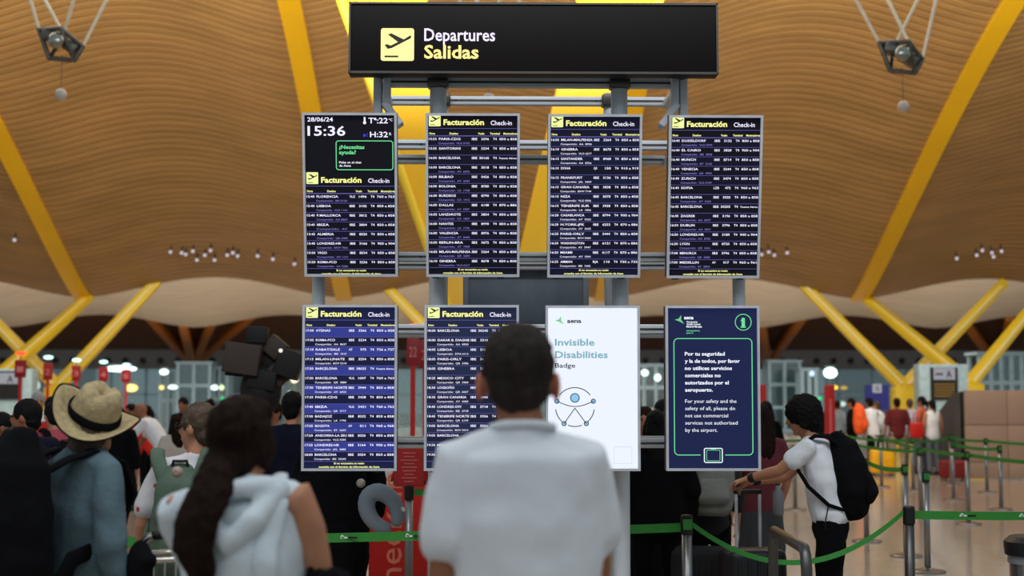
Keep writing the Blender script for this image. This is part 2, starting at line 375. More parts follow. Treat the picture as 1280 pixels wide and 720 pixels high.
# small spotlights under the near vault
sp = [(213, 315), (227, 316), (232, 318), (241, 314), (246, 325), (256, 319), (263, 313), (268, 325), (284, 319), (291, 316), (297, 320), (322, 320), (341, 324), (368, 330), (18, 300),
      (952, 318), (961, 315), (968, 319), (984, 316), (1196, 323), (1221, 319), (1228, 313), (1240, 316), (1242, 321), (1252, 314)]
g_ = glow('spot_glow', (220, 210, 222), 1.0)
for k, (px, py) in enumerate(sp):
    p = None
    for i in range(300):
        Y = 30+i*.08; q = W(px, py, Y)
        if q.z > vault1(q.x, Y)-.3 and Y > 38: p = q; break
    if p is None: continue
    side = 'left' if px < 500 else ('right' if px > 1100 else 'inner right')
    o = thing('spotlight', 'small bright spotlight dotted under the %s part of the slatted vault' % side, 'spotlight', p, 0, 'tiny spotlights under the %s part of the near vault' % side)
    MB().ball((0, 0, 0), .055, seg=8, rings=6).build('bulb', g_, o); MB().tube([(0, .03, .03), (0, .1, .22)], [.035, .03], n=8).build('mount', DSTEEL, o)

# --- hanging luminaires
def hanger(label, px, py, Y, tips):
    p = W(px, py, Y); o = thing('hanging_floodlight', label, 'ceiling light', p, 0, 'floodlight cradles hung on white cables')
    k = Y/F; f = MB(); H = mat('grey_machined_metal', (104, 102, 96), .4, .7, .3, 20)
    c = [(-.31, 0, .17), (.05, -.2, .14), (.31, 0, -.07), (-.05, .25, .12), (.2, 0, -.27), (-.16, 0, -.24)]
    for a, b in ((0, 1), (1, 2), (2, 3), (3, 0), (2, 4), (4, 5), (5, 0), (1, 4), (3, 5)): f.tube([c[a], c[b]], [.035, .035], n=8)
    f.build('cradle', H, o, smooth=True)
    h = MB(); h.box((-.08, 0, .06), (.34, .25, .14), Matrix.Rotation(R(12), 3, 'Y')); h.box((.12, .02, -.06), (.26, .2, .16), Matrix.Rotation(R(35), 3, 'Y')); h.build('lamp_head', H, o, bevel=.03)
    h = MB(); h.ball((-.02, -.16, -.02), (.12, .08, .12)); h.build('reflector', mat('mirror_metal', (170, 170, 160), .2, .9), o, smooth=True)
    for i, (tx, ty) in enumerate(tips):
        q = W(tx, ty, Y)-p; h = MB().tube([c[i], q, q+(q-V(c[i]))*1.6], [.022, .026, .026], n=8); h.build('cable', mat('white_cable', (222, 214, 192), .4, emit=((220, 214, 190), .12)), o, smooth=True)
    MB().tube([(.02, 0, -.2), (.02, 0, -.68)], [.006, .006], n=6).build('wire', DSTEEL, o)
    MB().ball((.02, 0, -.76), .085).build('globe', mat('frosted_globe', (196, 186, 180), .3), o, smooth=True)
hanger('hanging floodlight cradle with four white cables, upper left', 76, 52, 20, [(38, 0), (56, 0), (133, 0), (92, 0)])
hanger('hanging floodlight cradle with four white cables, upper right', 1126, 68, 20, [(1070, 0), (1110, 0), (1170, 0), (1147, 0)])
hanger('hanging floodlight hidden by the Departures sign, only its globe showing', 609, 58, 20, [(575, 0), (595, 0), (650, 0), (625, 0)])

# ================================================================ DISPLAY WALL
YS, YP, YQ = 8.15, 8.44, 8.96
def zy(py, Y): return W(640, py, Y).z
ORG = V((W(661, 500, YP).x, YP, 0))
gt = thing('display_gantry', 'grey aluminium gantry of posts and rails carrying the flight screens', 'gantry', ORG)
for Y in (YP, YQ):
    for px in (547, 775):
        x = W(px, 300, YP).x-ORG.x
        m = MB(); m.tube([(x, Y-YP, .02), (x, Y-YP, zy(94, YP))], [.05, .05], n=20, round_=False)
        pst = m.build('post', ALU, gt, smooth=False)
        MB().box((x, Y-YP, .015), (.24, .24, .03)).build('foot_plate', DSTEEL, pst)
    zs = [zy(v, YP) for v in (104, 181.5, 321.5, 411.5, 554)]
    xa, xb = W(398 if Y == YP else 480, 300, YP).x-ORG.x, W(924 if Y == YP else 846, 300, YP).x-ORG.x
    for i, z in enumerate(zs):
        a_, b_ = (W(480, 100, YP).x-ORG.x, W(846, 100, YP).x-ORG.x) if i == 0 else (xa, xb)
        m = MB(); m.box(((a_+b_)/2, Y-YP, z), (b_-a_, .05, .058)); r_ = m.build('rail', ALU, gt, bevel=.008)
        g = MB(); g.box(((a_+b_)/2, Y-YP-.0255, z), (b_-a_-.02, .004, .012)); g.build('groove', DSTEEL, r_)
        for px in (547, 775):
            x = W(px, 300, YP).x-ORG.x; MB().box((x, Y-YP-.02, z), (.125, .1, .075)).build('clamp', DSTEEL, gt, bevel=.01)
            for dx in (-.1, .1): MB().ball((x+dx, Y-YP-.028, z), .006, seg=8, rings=5).build('bolt', BLACK, gt)
for px in (400, 921):
    x = W(px, 300, YP).x-ORG.x; MB().tube([(x, -.045, zy(554, YP)-.02), (x, -.045, zy(170, YP))], [.038, .038], n=18, round_=False).build('post', ALU, gt)
for px, sg in ((479, -1), (847, 1)):      # end plates that carry the long sign
    x = W(px, 100, YP).x-ORG.x; z0, z1 = zy(165 if sg > 0 else 200, YP), zy(85, YP)
    MB().box((x+sg*.03, .0, (z0+z1)/2), (.05, .12, z1-z0)).build('sign_bracket', ALU, gt, bevel=.01)
    m = MB(); zm = zy(134, YP); m.box((x-sg*.025, -.03, (zm+z1)/2), (.045, .10, z1-zm))
    m.box((x-sg*.06, -.03, zm-.055), (.045, .10, .17), Matrix.Rotation(R(36*sg), 3, 'Y')); m.build('bent_arm', ALU, gt, bevel=.01)
    for zz in zs[:2]: MB().box((x, YQ-YP-.25, zz-.02), (.05, .52, .05)).build('cross_bar', ALU, gt, bevel=.008)
for z in zs[1:]:
    for px in (547, 775):
        x = W(px, 300, YP).x-ORG.x; MB().box((x, (YQ-YP)/2, z), (.05, YQ-YP, .05)).build('cross_bar', ALU, gt)
# grey housing at the back
a, b = W(579, 330, 8.95), W(736, 330, 8.95); h = a.z-W(579, 452, 8.95).z
o = thing('monitor_housing', 'blank blue-grey monitor housing on the back of the gantry', 'monitor', ((a.x+b.x)/2, 9.0, a.z-h))
MB().box((0, .05, h/2), (b.x-a.x, .12, h)).build('casing', mat('dark_grey_casing', (104, 116, 128), .5), o, bevel=.01)
for sx in (-1, 1): MB().box((sx*(b.x-a.x)/2*.96, -.012, h/2), (.035, .02, h)).build('edge_strip', mat('grey_strip', (130, 138, 146), .5), o)

PLANE = [(1, .30), (.97, .20), (.30, -.16), (.16, -.18), (0, -.03), (.06, .02), (.2, -.03), (.46, .11), (.13, .36), (.24, .40), (.70, .20), (.90, .31)]
PLANE = [(278, 122), (276, 133), (205, 170), (190, 173), (179, 158), (187, 155), (202, 160), (228, 147), (191, 119), (203, 114), (250, 137), (270, 124)]
def icon(parent, x, z, s, lit):
    """departure pictogram on a rounded square; x,z lower left, s size"""
    pts = []
    r = s*.07
    for cx, cz, a0 in ((x+s-r, z+r, -90), (x+s-r, z+s-r, 0), (x+r, z+s-r, 90), (x+r, z+r, 180)):
        for k in range(5): a = R(a0+k*22.5); pts.append((cx+r*cos(a), cz+r*sin(a)))
    t = MB().poly(pts, -.002, .0).build('pictogram', lit, parent)
    m = MB(); m.poly([(x+(px-165)/123*s, z+(217-pz)/122*s) for px, pz in PLANE], -.004, -.0025); m.box((x+s*.32, -.0032, z+s*.13), (s*.42, .0015, s*.055))
    m.build('aircraft_mark', BLACK, t)

# the long sign
a, b = W(436, 2, YS), W(897, 6, YS); z1, z0 = a.z, W(640, 92, YS).z; wd = b.x-a.x; hh = z1-z0
o = thing('departures_sign', 'long black illuminated sign reading Departures Salidas above the screens', 'sign', ((a.x+b.x)/2, YS, z0), R(-.4))
MB().box((0, .06, hh/2), (wd, .12, hh)).build('housing', mat('sign_black', (14, 9, 9), .5, 0, .05, spec=.12), o, bevel=.004)
f = MB(); f.box((0, -.003, .006), (wd, .012, .012)); f.box((0, -.003, hh-.006), (wd, .012, .012)); f.box((wd/2-.006, -.003, hh/2), (.012, .012, hh)); f.box((-wd/2+.006, -.003, hh/2), (.012, .012, hh)); f.build('frame', DSTEEL, o)
for q in (-.88, .88): MB().box((q, .18, .06), (.05, .14, .08)).build('mount', DSTEEL, o)
K = YS/F
icon(o, -wd/2+41*K, 16*K, 42*K, glow('sign_icon', (255, 240, 150), 1.35))
t = MB(); put(t, 'Departures', -wd/2+96*K, 42*K, 23*K, 90*K, bold=.012); t.build('lettering', glow('sign_white', (240, 225, 255), 1.3), o, label='white lettering Departures')
t = MB(); put(t, 'Salidas', -wd/2+96*K, 19.5*K, 24*K, 69*K, bold=.022); t.build('lettering', glow('sign_yellow', (255, 232, 140), 1.3), o, label='yellow lettering Salidas')

# screens -------------------------------------------------------
BEZ = mat('light_grey_bezel', (186, 190, 198), .45, .1)
T_W = glow('screen_white', (236, 232, 255), 1.15); T_V = glow('screen_violet', (150, 140, 232), .8); T_Y = glow('screen_yellow', (246, 246, 150), 1.1)
T_G = glow('screen_green', (110, 226, 150), 1.0); L_V = glow('screen_line', (120, 115, 205), .8); ICO = glow('screen_icon', (236, 246, 160), 1.1)
T_B = glow('screen_pure_white', (240, 245, 255), 1.1)
SW, SH = 118*K, 206*K
def screen(label, px, py, tilt, base):
    p = W(px, py, YS); o = thing('display_screen', label, 'screen', p, rot=(R(tilt), 0, R(-.6)), group=None)
    m = MB(); m.box((0, .05, 0), (SW, .08, SH)); m.build('casing', mat('black_casing', (24, 24, 26), .5), o, bevel=.005)
    m = MB(); t_ = .014
    for sx in (-1, 1): m.box((sx*(SW/2-t_/2), 0, 0), (t_, .03, SH)); m.box((0, 0, sx*(SH/2-t_/2)), (SW-2*t_, .03, t_))
    m.build('bezel', BEZ, o)
    MB().box((0, .006, 0), (SW-.026, .008, SH-.026)).build('display_panel', base, o)
    MB().box((.0, .15, 0), (.3, .12, .34)).build('wall_mount', DSTEEL, o)
    return o
# normalised layout: x 0..1 across, y 0..1 down (inside of the bezel outer edge)
def X(u): return -SW/2+u*SW
def Z(v): return SH/2-v*SH
def header(o, v0):
    icon(o, X(.035), Z(v0+.067), .125*SW, ICO)
    t = MB(); put(t, 'Facturación', X(.19), Z(v0+.058), .037*SH*1.25, .43*SW, bold=.035); t.build('title_lettering', T_Y, o)
    t = MB(); put(t, 'Check-in', X(.69), Z(v0+.059), .032*SH*1.2, .225*SW, bold=.012); t.build('title_lettering', T_W, o)
    t = MB()
    for s_, u, al in (('Hora', .07, 'C'), ('Destino', .30, 'C'), ('Vuelo', .59, 'C'), ('Terminal', .735, 'C'), ('Mostradores', .90, 'C')): put(t, s_, X(u), Z(v0+.116), .0165*SH, align=al, bold=.03)
    t.build('column_heading', T_Y, o)
    l = MB()
    for v in (.08, .124): l.box((0, -.001, Z(v0+v)), (SW*.95, .002, .0022))
    l.build('divider', L_V, o)
def flights(o, rows, v0, pitch, cols):
    for i, rw in enumerate(rows):
        tm, dest, al, fl, tr, gate, sh = rw; v = v0+i*pitch
        c = cols[i % len(cols)]
        band = MB().box((0, .0, Z(v+pitch/2)), (SW*.945, .003, pitch*SH*.93)).build('flight_row', c, o)
        t = MB(); h = .0195*SH; zz = Z(v+.024)
        put(t, tm, X(.035), zz, h, .082*SW, bold=.012); put(t, dest, X(.14), zz, h, min(.335, .0255*len(dest))*SW, bold=.016)
        put(t, al, X(.49), zz, h, .058*SW if len(al) == 3 else .038*SW, bold=.014); put(t, fl, X(.672), zz, h, .0205*len(fl)*SW, 'R', .014)
        put(t, tr, X(.715), zz, h, .04*SW, bold=.014); put(t, gate, X(.968), zz, h*(.8 if 'P' in gate else 1), .185*SW, 'R', .012)
        t.build('lettering', T_W, band)
        if sh:
            t = MB(); put(t, 'Compartido:  '+sh, X(.135), Z(v+.0485), .0155*SH, (.33)*SW, bold=.005); t.build('shared_code_lettering', T_V if cols is DARK else T_W, band)
    l = MB()
    for i in range(len(rows)+1): l.box((0, -.003, Z(v0+i*pitch)), (SW*.95, .002, .0018))
    l.build('row_line', L_V, o)
def footer(o, v):
    t = MB(); put(t, 'Si no encuentra su vuelo', 0, Z(v+.012), .0155*SH, .32*SW, 'C', .03); put(t, 'consulte con el Servicio de Información de Aena', 0, Z(v+.033), .0155*SH, .64*SW, 'C', .03); t.build('footer_lettering', T_Y, o)
BG0 = glow('panel_dark', (8, 6, 20), .9); BG1 = glow('panel_dark_blue', (12, 14, 38), .9); BG2 = glow('panel_slate', (30, 38, 66), .9)
R0 = glow('row_dark', (10, 10, 34), .9); R1 = glow('row_darker', (6, 6, 20), .9)
RB = glow('row_blue', (52, 62, 148), .9); RB2 = glow('row_navy', (18, 24, 60), .9); RS = glow('row_slate', (32, 42, 74), .9); RS2 = glow('row_slate_dark', (24, 30, 56), .9)
DARK = [R0, R1]; NB = [RB, RB2]; SL = [RS, RS2]; MID = [glow('row_mid', (14, 22, 52), .9), R0]
def rows(txt):
    out = []
    for l in txt.strip().split('\n'):
        q = [s_.strip() for s_ in l.split('|')]; out.append((q[0], q[1], q[2], q[3], 'T4', q[4], q[5] if len(q) > 5 else ''))
    return out
S1 = rows('''15:40|FLORENCIA|VLG|1496|760 a 763|IBE 5154
15:40|LISBOA|IBE|3102|850 a 858|VLG 1164
15:40|P.MALLORCA|IBE|3812|850 a 858|AA 8869
15:40|IBIZA|IBE|3804|850 a 858|AT 
15:45|ALMERIA|IBE|8520|850 a 858|QR 6985
15:45|LONDRES-HR|IBE|3166|900 a 904|BAW 7066
15:50|VIGO|IBE|8534|850 a 858|AV 1121
15:50|ROMA-FCO|IBE|3236|850 a 858|LA 7686''')
S2 = rows('''15:55|PARIS-CDG|IBE|3396|850 a 858|VLG 5192
15:55|SANTORINI|IBE|3334|850 a 858|
16:00|BARCELONA|IBE|30165|Puente Aéreo|
16:00|BARCELONA|IBE|3018|850 a 858|AV  6076
16:00|BILBAO|IBE|0426|850 a 858|AT  6243
16:00|BOLONIA|IBE|8780|850 a 858|LA  1758
16:00|BURDEOS|IBE|8790|850 a 858|CX  1915
16:00|DALLAS|IBE|6148|870 a 886|AY  5937
16:05|LANZAROTE|IBS|3854|850 a 858|CX  1867
16:00|NANTES|IBE|8990|850 a 858|LA  1736
16:00|VALENCIA|IBE|8976|850 a 858|AT  0440
16:00|BERLIN-BRA|IBS|3672|850 a 858|AT  7908
16:05|MILAN-MALPENSA|IBE|3264|850 a 858|QR  5059
16:10|GINEBRA|IBE|8678|850 a 858|VLG 6217''')
S3 = rows('''16:05|MILAN-MALPENSA|IBE|3264|850 a 858|AA  8906
16:10|GINEBRA|IBE|8678|850 a 858|VLG 6217
16:15|SANTANDER|IBE|8968|850 a 858|AA  8726
16:10|DOHA|QR|150|910 a 919|
16:15|FRANKFURT|IBE|3136|850 a 858|JAL  5429
16:15|GRAN CANARIA|IBS|3838|850 a 858|BAW 7144
16:15|NIZA|IBE|3070|850 a 858|VLG 5006
16:15|TENERIFE SUR|IBS|3928|850 a 858|LA  1806
16:20|CASABLANCA|IBE|8794|900 a 904|AT  9302
16:20|N.YORK-JFK|IBE|6253|870 a 886|AY  5605
16:25|PARIS-ORLY|IBE|3444|850 a 858|BOV 5464
16:30|WASHINGTON|IBE|6121|870 a 886|AY  5947
16:30|MIAMI|IBE|6117|870 a 886|AY  5941
16:35|AMMAN|RJA|110|730 a 733|IBE  1062''')
S4 = rows('''16:40|DUSSELDORF|IBE|3132|850 a 858|VLG 5090
16:40|EL CAIRO|IBS|3828|900 a 904|IBE  3828
16:40|MUNICH|IBE|8714|850 a 858|BT  5135
16:40|VENECIA|IBE|3244|850 a 858|QR  4994
16:40|ZURICH|IBE|3474|850 a 858|VLG 5169
16:40|SOFIA|LZB|472|960 a 963|
16:45|BARCELONA|IBE|3020|850 a 858|AT  5332
16:45|BARCELONA|IBE|30205|Puente Aéreo|
16:45|ZAGREB|IBE|3196|850 a 858|AA  8697
16:50|DUBLIN|IBS|3796|850 a 858|AA  8551
16:50|LONDRES-HR|IBE|3180|900 a 904|AA  8755
16:50|LYON|IBE|8720|850 a 858|QR  5461
17:00|MENORCA|IBS|3796|850 a 858|QR  5000
17:00|MEDELLIN|AV|017|960 a 961|EY  2804''')
S5 = rows('''17:00|ATENAS|IBE|3266|850 a 858|
17:05|ROMA-FCO|IBE|3234|850 a 858|AA  8637
17:10|RABAT/SALE|AT|975|736 a 737|IBE  1015
17:15|MILAN-LINATE|IBE|3254|850 a 858|BOV 5214
17:20|BARCELONA|IBE|38025|Puente Aéreo|
17:20|BARCELONA|VLG|1007|760 a 763|QR  3884
17:30|TENERIFE NORTE|IBS|3944|850 a 858|AV  6032
17:35|PARIS-CDG|IBE|3438|850 a 858|
17:45|IBIZA|VLG|3421|760 a 763|QR  3717
17:50|BADAJOZ|IBE|8332|850 a 858|LA  1790
17:55|BOGOTA|AV|011|960 a 968|EY  2603
17:50|ANDORRA-LA SEU|IBE|8326|850 a 858|VLG 5083
17:55|LONDRES-HR|IBE|3164|900 a 904|JAL  6885
18:00|BARCELONA|IBE|3024|850 a 858|IBE  30243''')
S6 = rows('''18:00|BARCELONA|IBE|30245|Puente Aéreo|
18:00|DAKAR B. DIAGNE|IBE|3318|850 a 858|AA  8950
18:05|LISBOA|IBE|3106|850 a 858|DTA 6112
18:05|PARIS-ORLY|IBE|3436|850 a 858|QR  5986
18:05|GINEBRA|IBE|3472|850 a 858|
18:25|MEXICO CITY|IBE|6401|870 a 886|QR  5984
18:30|LOGROÑO|IBE|8348|850 a 858|QR  6067
18:35|GRAN CANARIA|IBS|3840|850 a 858|AV  6085
18:40|LONDRES-GW|IBS|3718|850 a 858|IBE  3718
18:45|TENERIFE NORTE|IBS|3936|850 a 858|QR  6199
19:00|BARCELONA|IBE|3026|850 a 858|BOV 5013
19:05|BARCELONA|IBE|30265|Puente Aéreo|
19:30|MELILLA|IBE|8582|850 a 858|AA  8890
19:30|NADOR|IBE|8590|850 a 858|''')
o = screen('flight screen showing the time 15:36 above a short list, top left', 438, 244, 12, BG0)
t = MB(); put(t, '28/06/24', X(.055), Z(.053), .036*SH, .27*SW, bold=.015); put(t, '15:36', X(.055), Z(.138), .082*SH, .40*SW, bold=.015)
put(t, 'Tª:22', X(.70), Z(.063), .047*SH, .205*SW, bold=.015); put(t, 'ºC', X(.915), Z(.05), .022*SH); put(t, 'H:32', X(.715), Z(.147), .047*SH, .19*SW, bold=.015); put(t, '%', X(.915), Z(.135), .022*SH)
t.build('clock_lettering', T_W, o)
m = MB(); m.tube([(X(.66), -.001, Z(.03)), (X(.66), -.001, Z(.055))], [.005, .005], n=10); m.ball((X(.66), -.001, Z(.06)), .009, seg=10, rings=6); m.build('thermometer_symbol', T_W, o)
m = MB(); m.ball((X(.655), -.001, Z(.137)), (.007, .002, .009)); m.tube([(X(.69), 0, Z(.125)), (X(.675), 0, Z(.134)), (X(.69), 0, Z(.143))], [.002]*3, n=6); m.build('humidity_symbol', glow('deep_blue', (70, 60, 220), 1), o)
def rrect(x0, x1, z0, z1, r, th, y=-.001, gap=None):
    m = MB(); pts = []
    for cx, cz, a0 in ((x1-r, z0+r, -90), (x1-r, z1-r, 0), (x0+r, z1-r, 90), (x0+r, z0+r, 180)):
        for k in range(7): a = R(a0+k*15); pts.append((cx+r*cos(a), y, cz+r*sin(a)))
    if gap:
        pts = [(gap[1], y, z0)]+pts+[(gap[0], y, z0)]; m.tube(pts, [(th)]*len(pts), side=(0, 1, 0), n=6); return m
    m.tube(pts, [th]*len(pts), side=(0, 1, 0), n=6, closed=True); return m
rrect(X(.355), X(.955), Z(.345), Z(.17), .014, .0028).build('help_box_outline', T_G, o)
t = MB(); put(t, '¿Necesitas', X(.385), Z(.218), .032*SH, .27*SW, bold=.03); put(t, 'ayuda?', X(.385), Z(.25), .032*SH, .18*SW, bold=.03); t.build('help_lettering', T_G, o)
t = MB(); put(t, 'Pulsa en el chat', X(.385), Z(.306), .018*SH, .235*SW); put(t, 'de Aena', X(.385), Z(.326), .018*SH, .125*SW); t.build('help_lettering', T_W, o)
header(o, .365); flights(o, S1, .491, .0575, DARK); footer(o, .955)
for lab, px, py, tl, bgm, rw, cols in (
    ('flight screen headed Facturación listing 15:55 Paris first, second in the top row', 591, 244.5, 12, BG0, S2, DARK),
    ('flight screen headed Facturación listing 16:05 Milan first, third in the top row', 743, 245.5, 12, BG1, S3, MID),
    ('flight screen headed Facturación listing 16:40 Dusseldorf first, rightmost of the top row', 893, 246.5, 12, BG0, S4, DARK),
    ('blue flight screen listing 17:00 Atenas first, bottom left above the neck pillow', 437, 484.5, 1, glow('panel_navy', (22, 28, 66), .9), S5, NB),
    ('slate-blue flight screen half hidden by the man in the white T-shirt', 589.5, 484.5, 1, BG2, S6, SL)):
    o = screen(lab, px, py, tl, bgm); header(o, .012); flights(o, rw, .138, .0575, cols); footer(o, .948)
    m = MB()
    for u in (-.4, .3): m.box((u*SW, .03, -SH/2-.006), (.04, .02, .012))
    m.build('latch', BLACK, o)
# white advert screen
LOGOG = glow('logo_green', (120, 210, 150), .95)
def bird(m, x, z, s): m.poly([(x, z), (x+s*.45, z+s*.1), (x+s*.72, z+s*.5), (x+s*.72, z-s*.02), (x+s*1.05, z-s*.48), (x+s*.5, z-s*.18)], -.003, -.001)
o = screen('bright white screen about the Invisible Disabilities Badge', 741, 485, 1, glow('panel_white', (236, 243, 254), 1.02))
INK = glow('ink_dark', (30, 32, 74), .5)
m = MB(); bird(m, X(.10), Z(.09), .09*SW); m.build('logo_bird', LOGOG, o)
t = MB(); put(t, 'aena', X(.23), Z(.105), .036*SH, .15*SW, bold=.03); t.build('logo_lettering', INK, o)
t = MB(); put(t, 'Invisible', X(.10), Z(.243), .058*SH, .42*SW, bold=.022); put(t, 'Disabilities', X(.10), Z(.318), .058*SH, .56*SW, bold=.022); t.build('title_lettering', glow('ink_teal', (132, 184, 200), .9), o)
t = MB(); put(t, 'Badge', X(.10), Z(.377), .04*SH, .215*SW, bold=.012); t.build('title_lettering', INK, o)
cx, cz, rr = .31, .615, .205*SW
def ring(c, r, th, a0, a1, n=20): return [(c[0]+r*cos(R(a0+(a1-a0)*i/n)), -.002, c[1]+r*sin(R(a0+(a1-a0)*i/n))) for i in range(n+1)]
C_ = (X(cx), Z(cz)); m = MB()
for a0, a1 in ((38, 142), (188, 228), (-48, -8), (250, 290)): m.tube(ring(C_, rr, 0, a0, a1), [.0028]*21, side=(0, 1, 0), n=6)
hd = (X(cx), Z(.56)); hl, hr = (X(.12), Z(.58)), (X(.505), Z(.58)); fl_, fr_ = (X(.195), Z(.715)), (X(.43), Z(.715)); bd = (X(cx), Z(.622))
m.tube([(hl[0]+(hr[0]-hl[0])*i/12, -.002, hl[1]-.03*sin(pi*i/12)) for i in range(13)], [.0026]*13, side=(0, 1, 0), n=6)
for q in (fl_, fr_): m.tube([(bd[0], -.002, bd[1]), (q[0], -.002, q[1])], [.0026, .0026], side=(0, 1, 0), n=6)
for q, r_ in ((hd, .025), (hl, .012), (hr, .012), (fl_, .012), (fr_, .012)): m.tube([(q[0]+r_*cos(2*pi*k/20), -.002, q[1]+r_*sin(2*pi*k/20)) for k in range(20)], [.0028]*20, side=(0, 1, 0), n=6, closed=True)
m.build('badge_symbol_outline', INK, o)
m = MB()
for q, r_ in ((hd, .023), (hl, .011), (hr, .011), (fl_, .011), (fr_, .011)): m.poly([(q[0]+r_*cos(2*pi*k/20), q[1]+r_*sin(2*pi*k/20)) for k in range(20)], -.0015, .0)
m.build('badge_symbol_dots', glow('ink_sky', (150, 205, 245), .95), o)
rrect(X(.72), X(.91), Z(.955), Z(.855), .004, .0008).build('card_outline', glow('ink_pale', (190, 200, 225), .9), o)
# navy notice screen
o = screen('navy notice screen with green outline warning about unauthorised services', 891, 485, 1, glow('panel_notice', (24, 32, 72), 1.0))
m = MB(); bird(m, X(.10), Z(.085), .095*SW); m.build('logo_bird', LOGOG, o)
t = MB(); put(t, 'aena', X(.20), Z(.082), .03*SH, .10*SW, bold=.03)
for i, s_ in enumerate(('Aeropuerto', 'Adolfo Suárez', 'Madrid-Barajas')): put(t, s_, X(.225), Z(.103+.0145*i), .0145*SH, (.12, .15, .165)[i]*SW, bold=.03)
t.build('logo_lettering', T_B, o)
t = MB(); put(t, 'aeropuertos', X(.225), Z(.156), .0135*SH, .14*SW, bold=.02); put(t, 'para ti', X(.225), Z(.17), .0135*SH, .07*SW, bold=.02); t.build('logo_lettering', T_G, o)
q = (X(.83), Z(.1)); m = MB(); m.tube([(q[0]+.046*cos(2*pi*k/28), -.001, q[1]+.046*sin(2*pi*k/28)) for k in range(28)], [.0025]*28, side=(0, 1, 0), n=6, closed=True); put(m, 'i', q[0], q[1]-.028, .078, .022, 'C', .05); m.box((q[0], -.0015, q[1]-.028), (.03, .002, .006)); m.box((q[0]-.008, -.0015, q[1]+.009), (.012, .002, .006)); m.build('info_symbol', T_G, o)
rrect(X(.09), X(.92), Z(.905), Z(.2), .024, .0028, gap=(X(.36), X(.63))).build('notice_outline', T_G, o)
t = MB()
for i, s_ in enumerate(('Por tu seguridad', 'y la de todos, por favor', 'no utilices servicios', 'comerciales no', 'autorizados por el', 'aeropuerto.')):
    put(t, s_, X(.205), Z(.303+i*.0437), .0305*SH, (.425, .585, .50, .38, .465, .295)[i]*SW, bold=.025)
t.build('notice_lettering', T_B, o, label='bold white Spanish lettering')
t = MB()
for i, s_ in enumerate(('For your safety and the', 'safety of all, please do', 'not use commercial', 'services not authorised', 'by the airport.')):
    put(t, s_, X(.205), Z(.590+i*.0437), .0305*SH, (.545, .53, .455, .555, .34)[i]*SW, bold=.0)
t.build('notice_lettering', T_B, o, label='thin white English lettering')
rrect(X(.405), X(.595), Z(.95), Z(.865), .008, .0028).build('suitcase_symbol_outline', T_B, o)
m = rrect(X(.43), X(.57), Z(.94), Z(.876), .003, .0016); m.box((X(.5), -.001, Z(.868)), (.03, .003, .006)); m.build('suitcase_symbol', T_G, o)

# ================================================================ BARRIERS
RETR = 'retractable belt barrier posts'
def stanchion(label, px, Y, h=.985, belt_c=True, dark=False):
    p = G(px, Y); o = thing('barrier_post', label, 'barrier post', p, 0, RETR)
    MB().lathe([(.175, 0), (.175, .012), (.165, .02), (.06, .035), (.035, .045)], n=28).build('base', STEEL, o, smooth=False)
    MB().lathe([(.031, .03), (.031, h-.10)], n=20).build('pole', DSTEEL if dark else STEEL, o, smooth=True)
    MB().lathe([(.037, h-.11), (.037, h-.01), (.03, h)], n=20).build('head', BLACK, o)
    if belt_c:
        MB().box((0, -.035, h-.055), (.055, .02, .062)).build('belt_cassette', GREEN, o, bevel=.004)
    return V((p.x, Y, h-.055))
def belt(label, a, b, sag=.0, wd=.052, marks=False, twist=0., n=24):
    a, b = V(a), V(b); o = thing('barrier_belt', label, 'belt', (a+b)/2); c = (a+b)/2; vs = []; fs = []; d = (b-a).normalized(); perp = V((-d.y, d.x, 0)).normalized()
    for i in range(n+1):
        t = i/n; p = a.lerp(b, t)-c; p.z -= sag*4*t*(1-t); ang = twist*sin(pi*t)
        u = V((0, 0, cos(ang)))*wd/2+perp*sin(ang)*wd/2; th = perp*.002
        vs += [p-u-th, p+u-th, p+u+th, p-u+th]
    for i in range(n):
        q = 4*i
        for k in range(4): fs.append((q+k, q+(k+1) % 4, q+4+(k+1) % 4, q+4+k))
    w_ = MB().add(vs, fs).build('webbing', GREEN, o)
    if marks:
        L = (b-a).length; k = .3
        while k < L-.2:
            p = a+(b-a)*(k/L)-c; p.z -= sag*4*(k/L)*(1-k/L); q = -perp if perp.y > 0 else perp
            m = MB(); m.box(p+q*.004, (.045, .002, .010)); m.box(p+q*.004+V((-.005, 0, .006)), (.02, .002, .014), Matrix.Rotation(.6, 3, 'Y')); m.build('print_mark', mat('belt_print_white', (214, 226, 214), .7), w_)
            m = MB(); m.box(p+q*.004+V((.055, 0, 0)), (.05, .002, .010)); m.build('print_mark', BLACK, w_); k += .375
s1 = stanchion('steel barrier post between the gantry and the black suitcase', 857, 8.62, .99)
s2 = stanchion('nearest barrier post at right, dark, in front of the tall pair', 1133, 8.9, 1.02, dark=True, belt_c=False)
s3 = stanchion('barrier post holding the red printed notice beside the red kiosk', 512, 11, 1.03, belt_c=False)
belt('green belt stretched across in front of the crowd, behind the gantry post', G(110, 8.0, .895), s1+V((-.03, 0, -.02)), .01, marks=True, n=30)
belt('slack green belt hanging in front of the dark-haired youth', s1+V((.03, 0, 0)), s2+V((-.03, 0, .02)), .27, .034, twist=.5, n=40)
belt('taut green belt running right from the nearest dark post', s2+V((.04, 0, 0)), G(1400, 8.9, .965), .008, marks=True)
belt('short green belt behind the man in the white T-shirt, beside the red notice', s3+V((.04, 0, 0)), s3+V((1.9, .3, 0)), .02)
P = {}
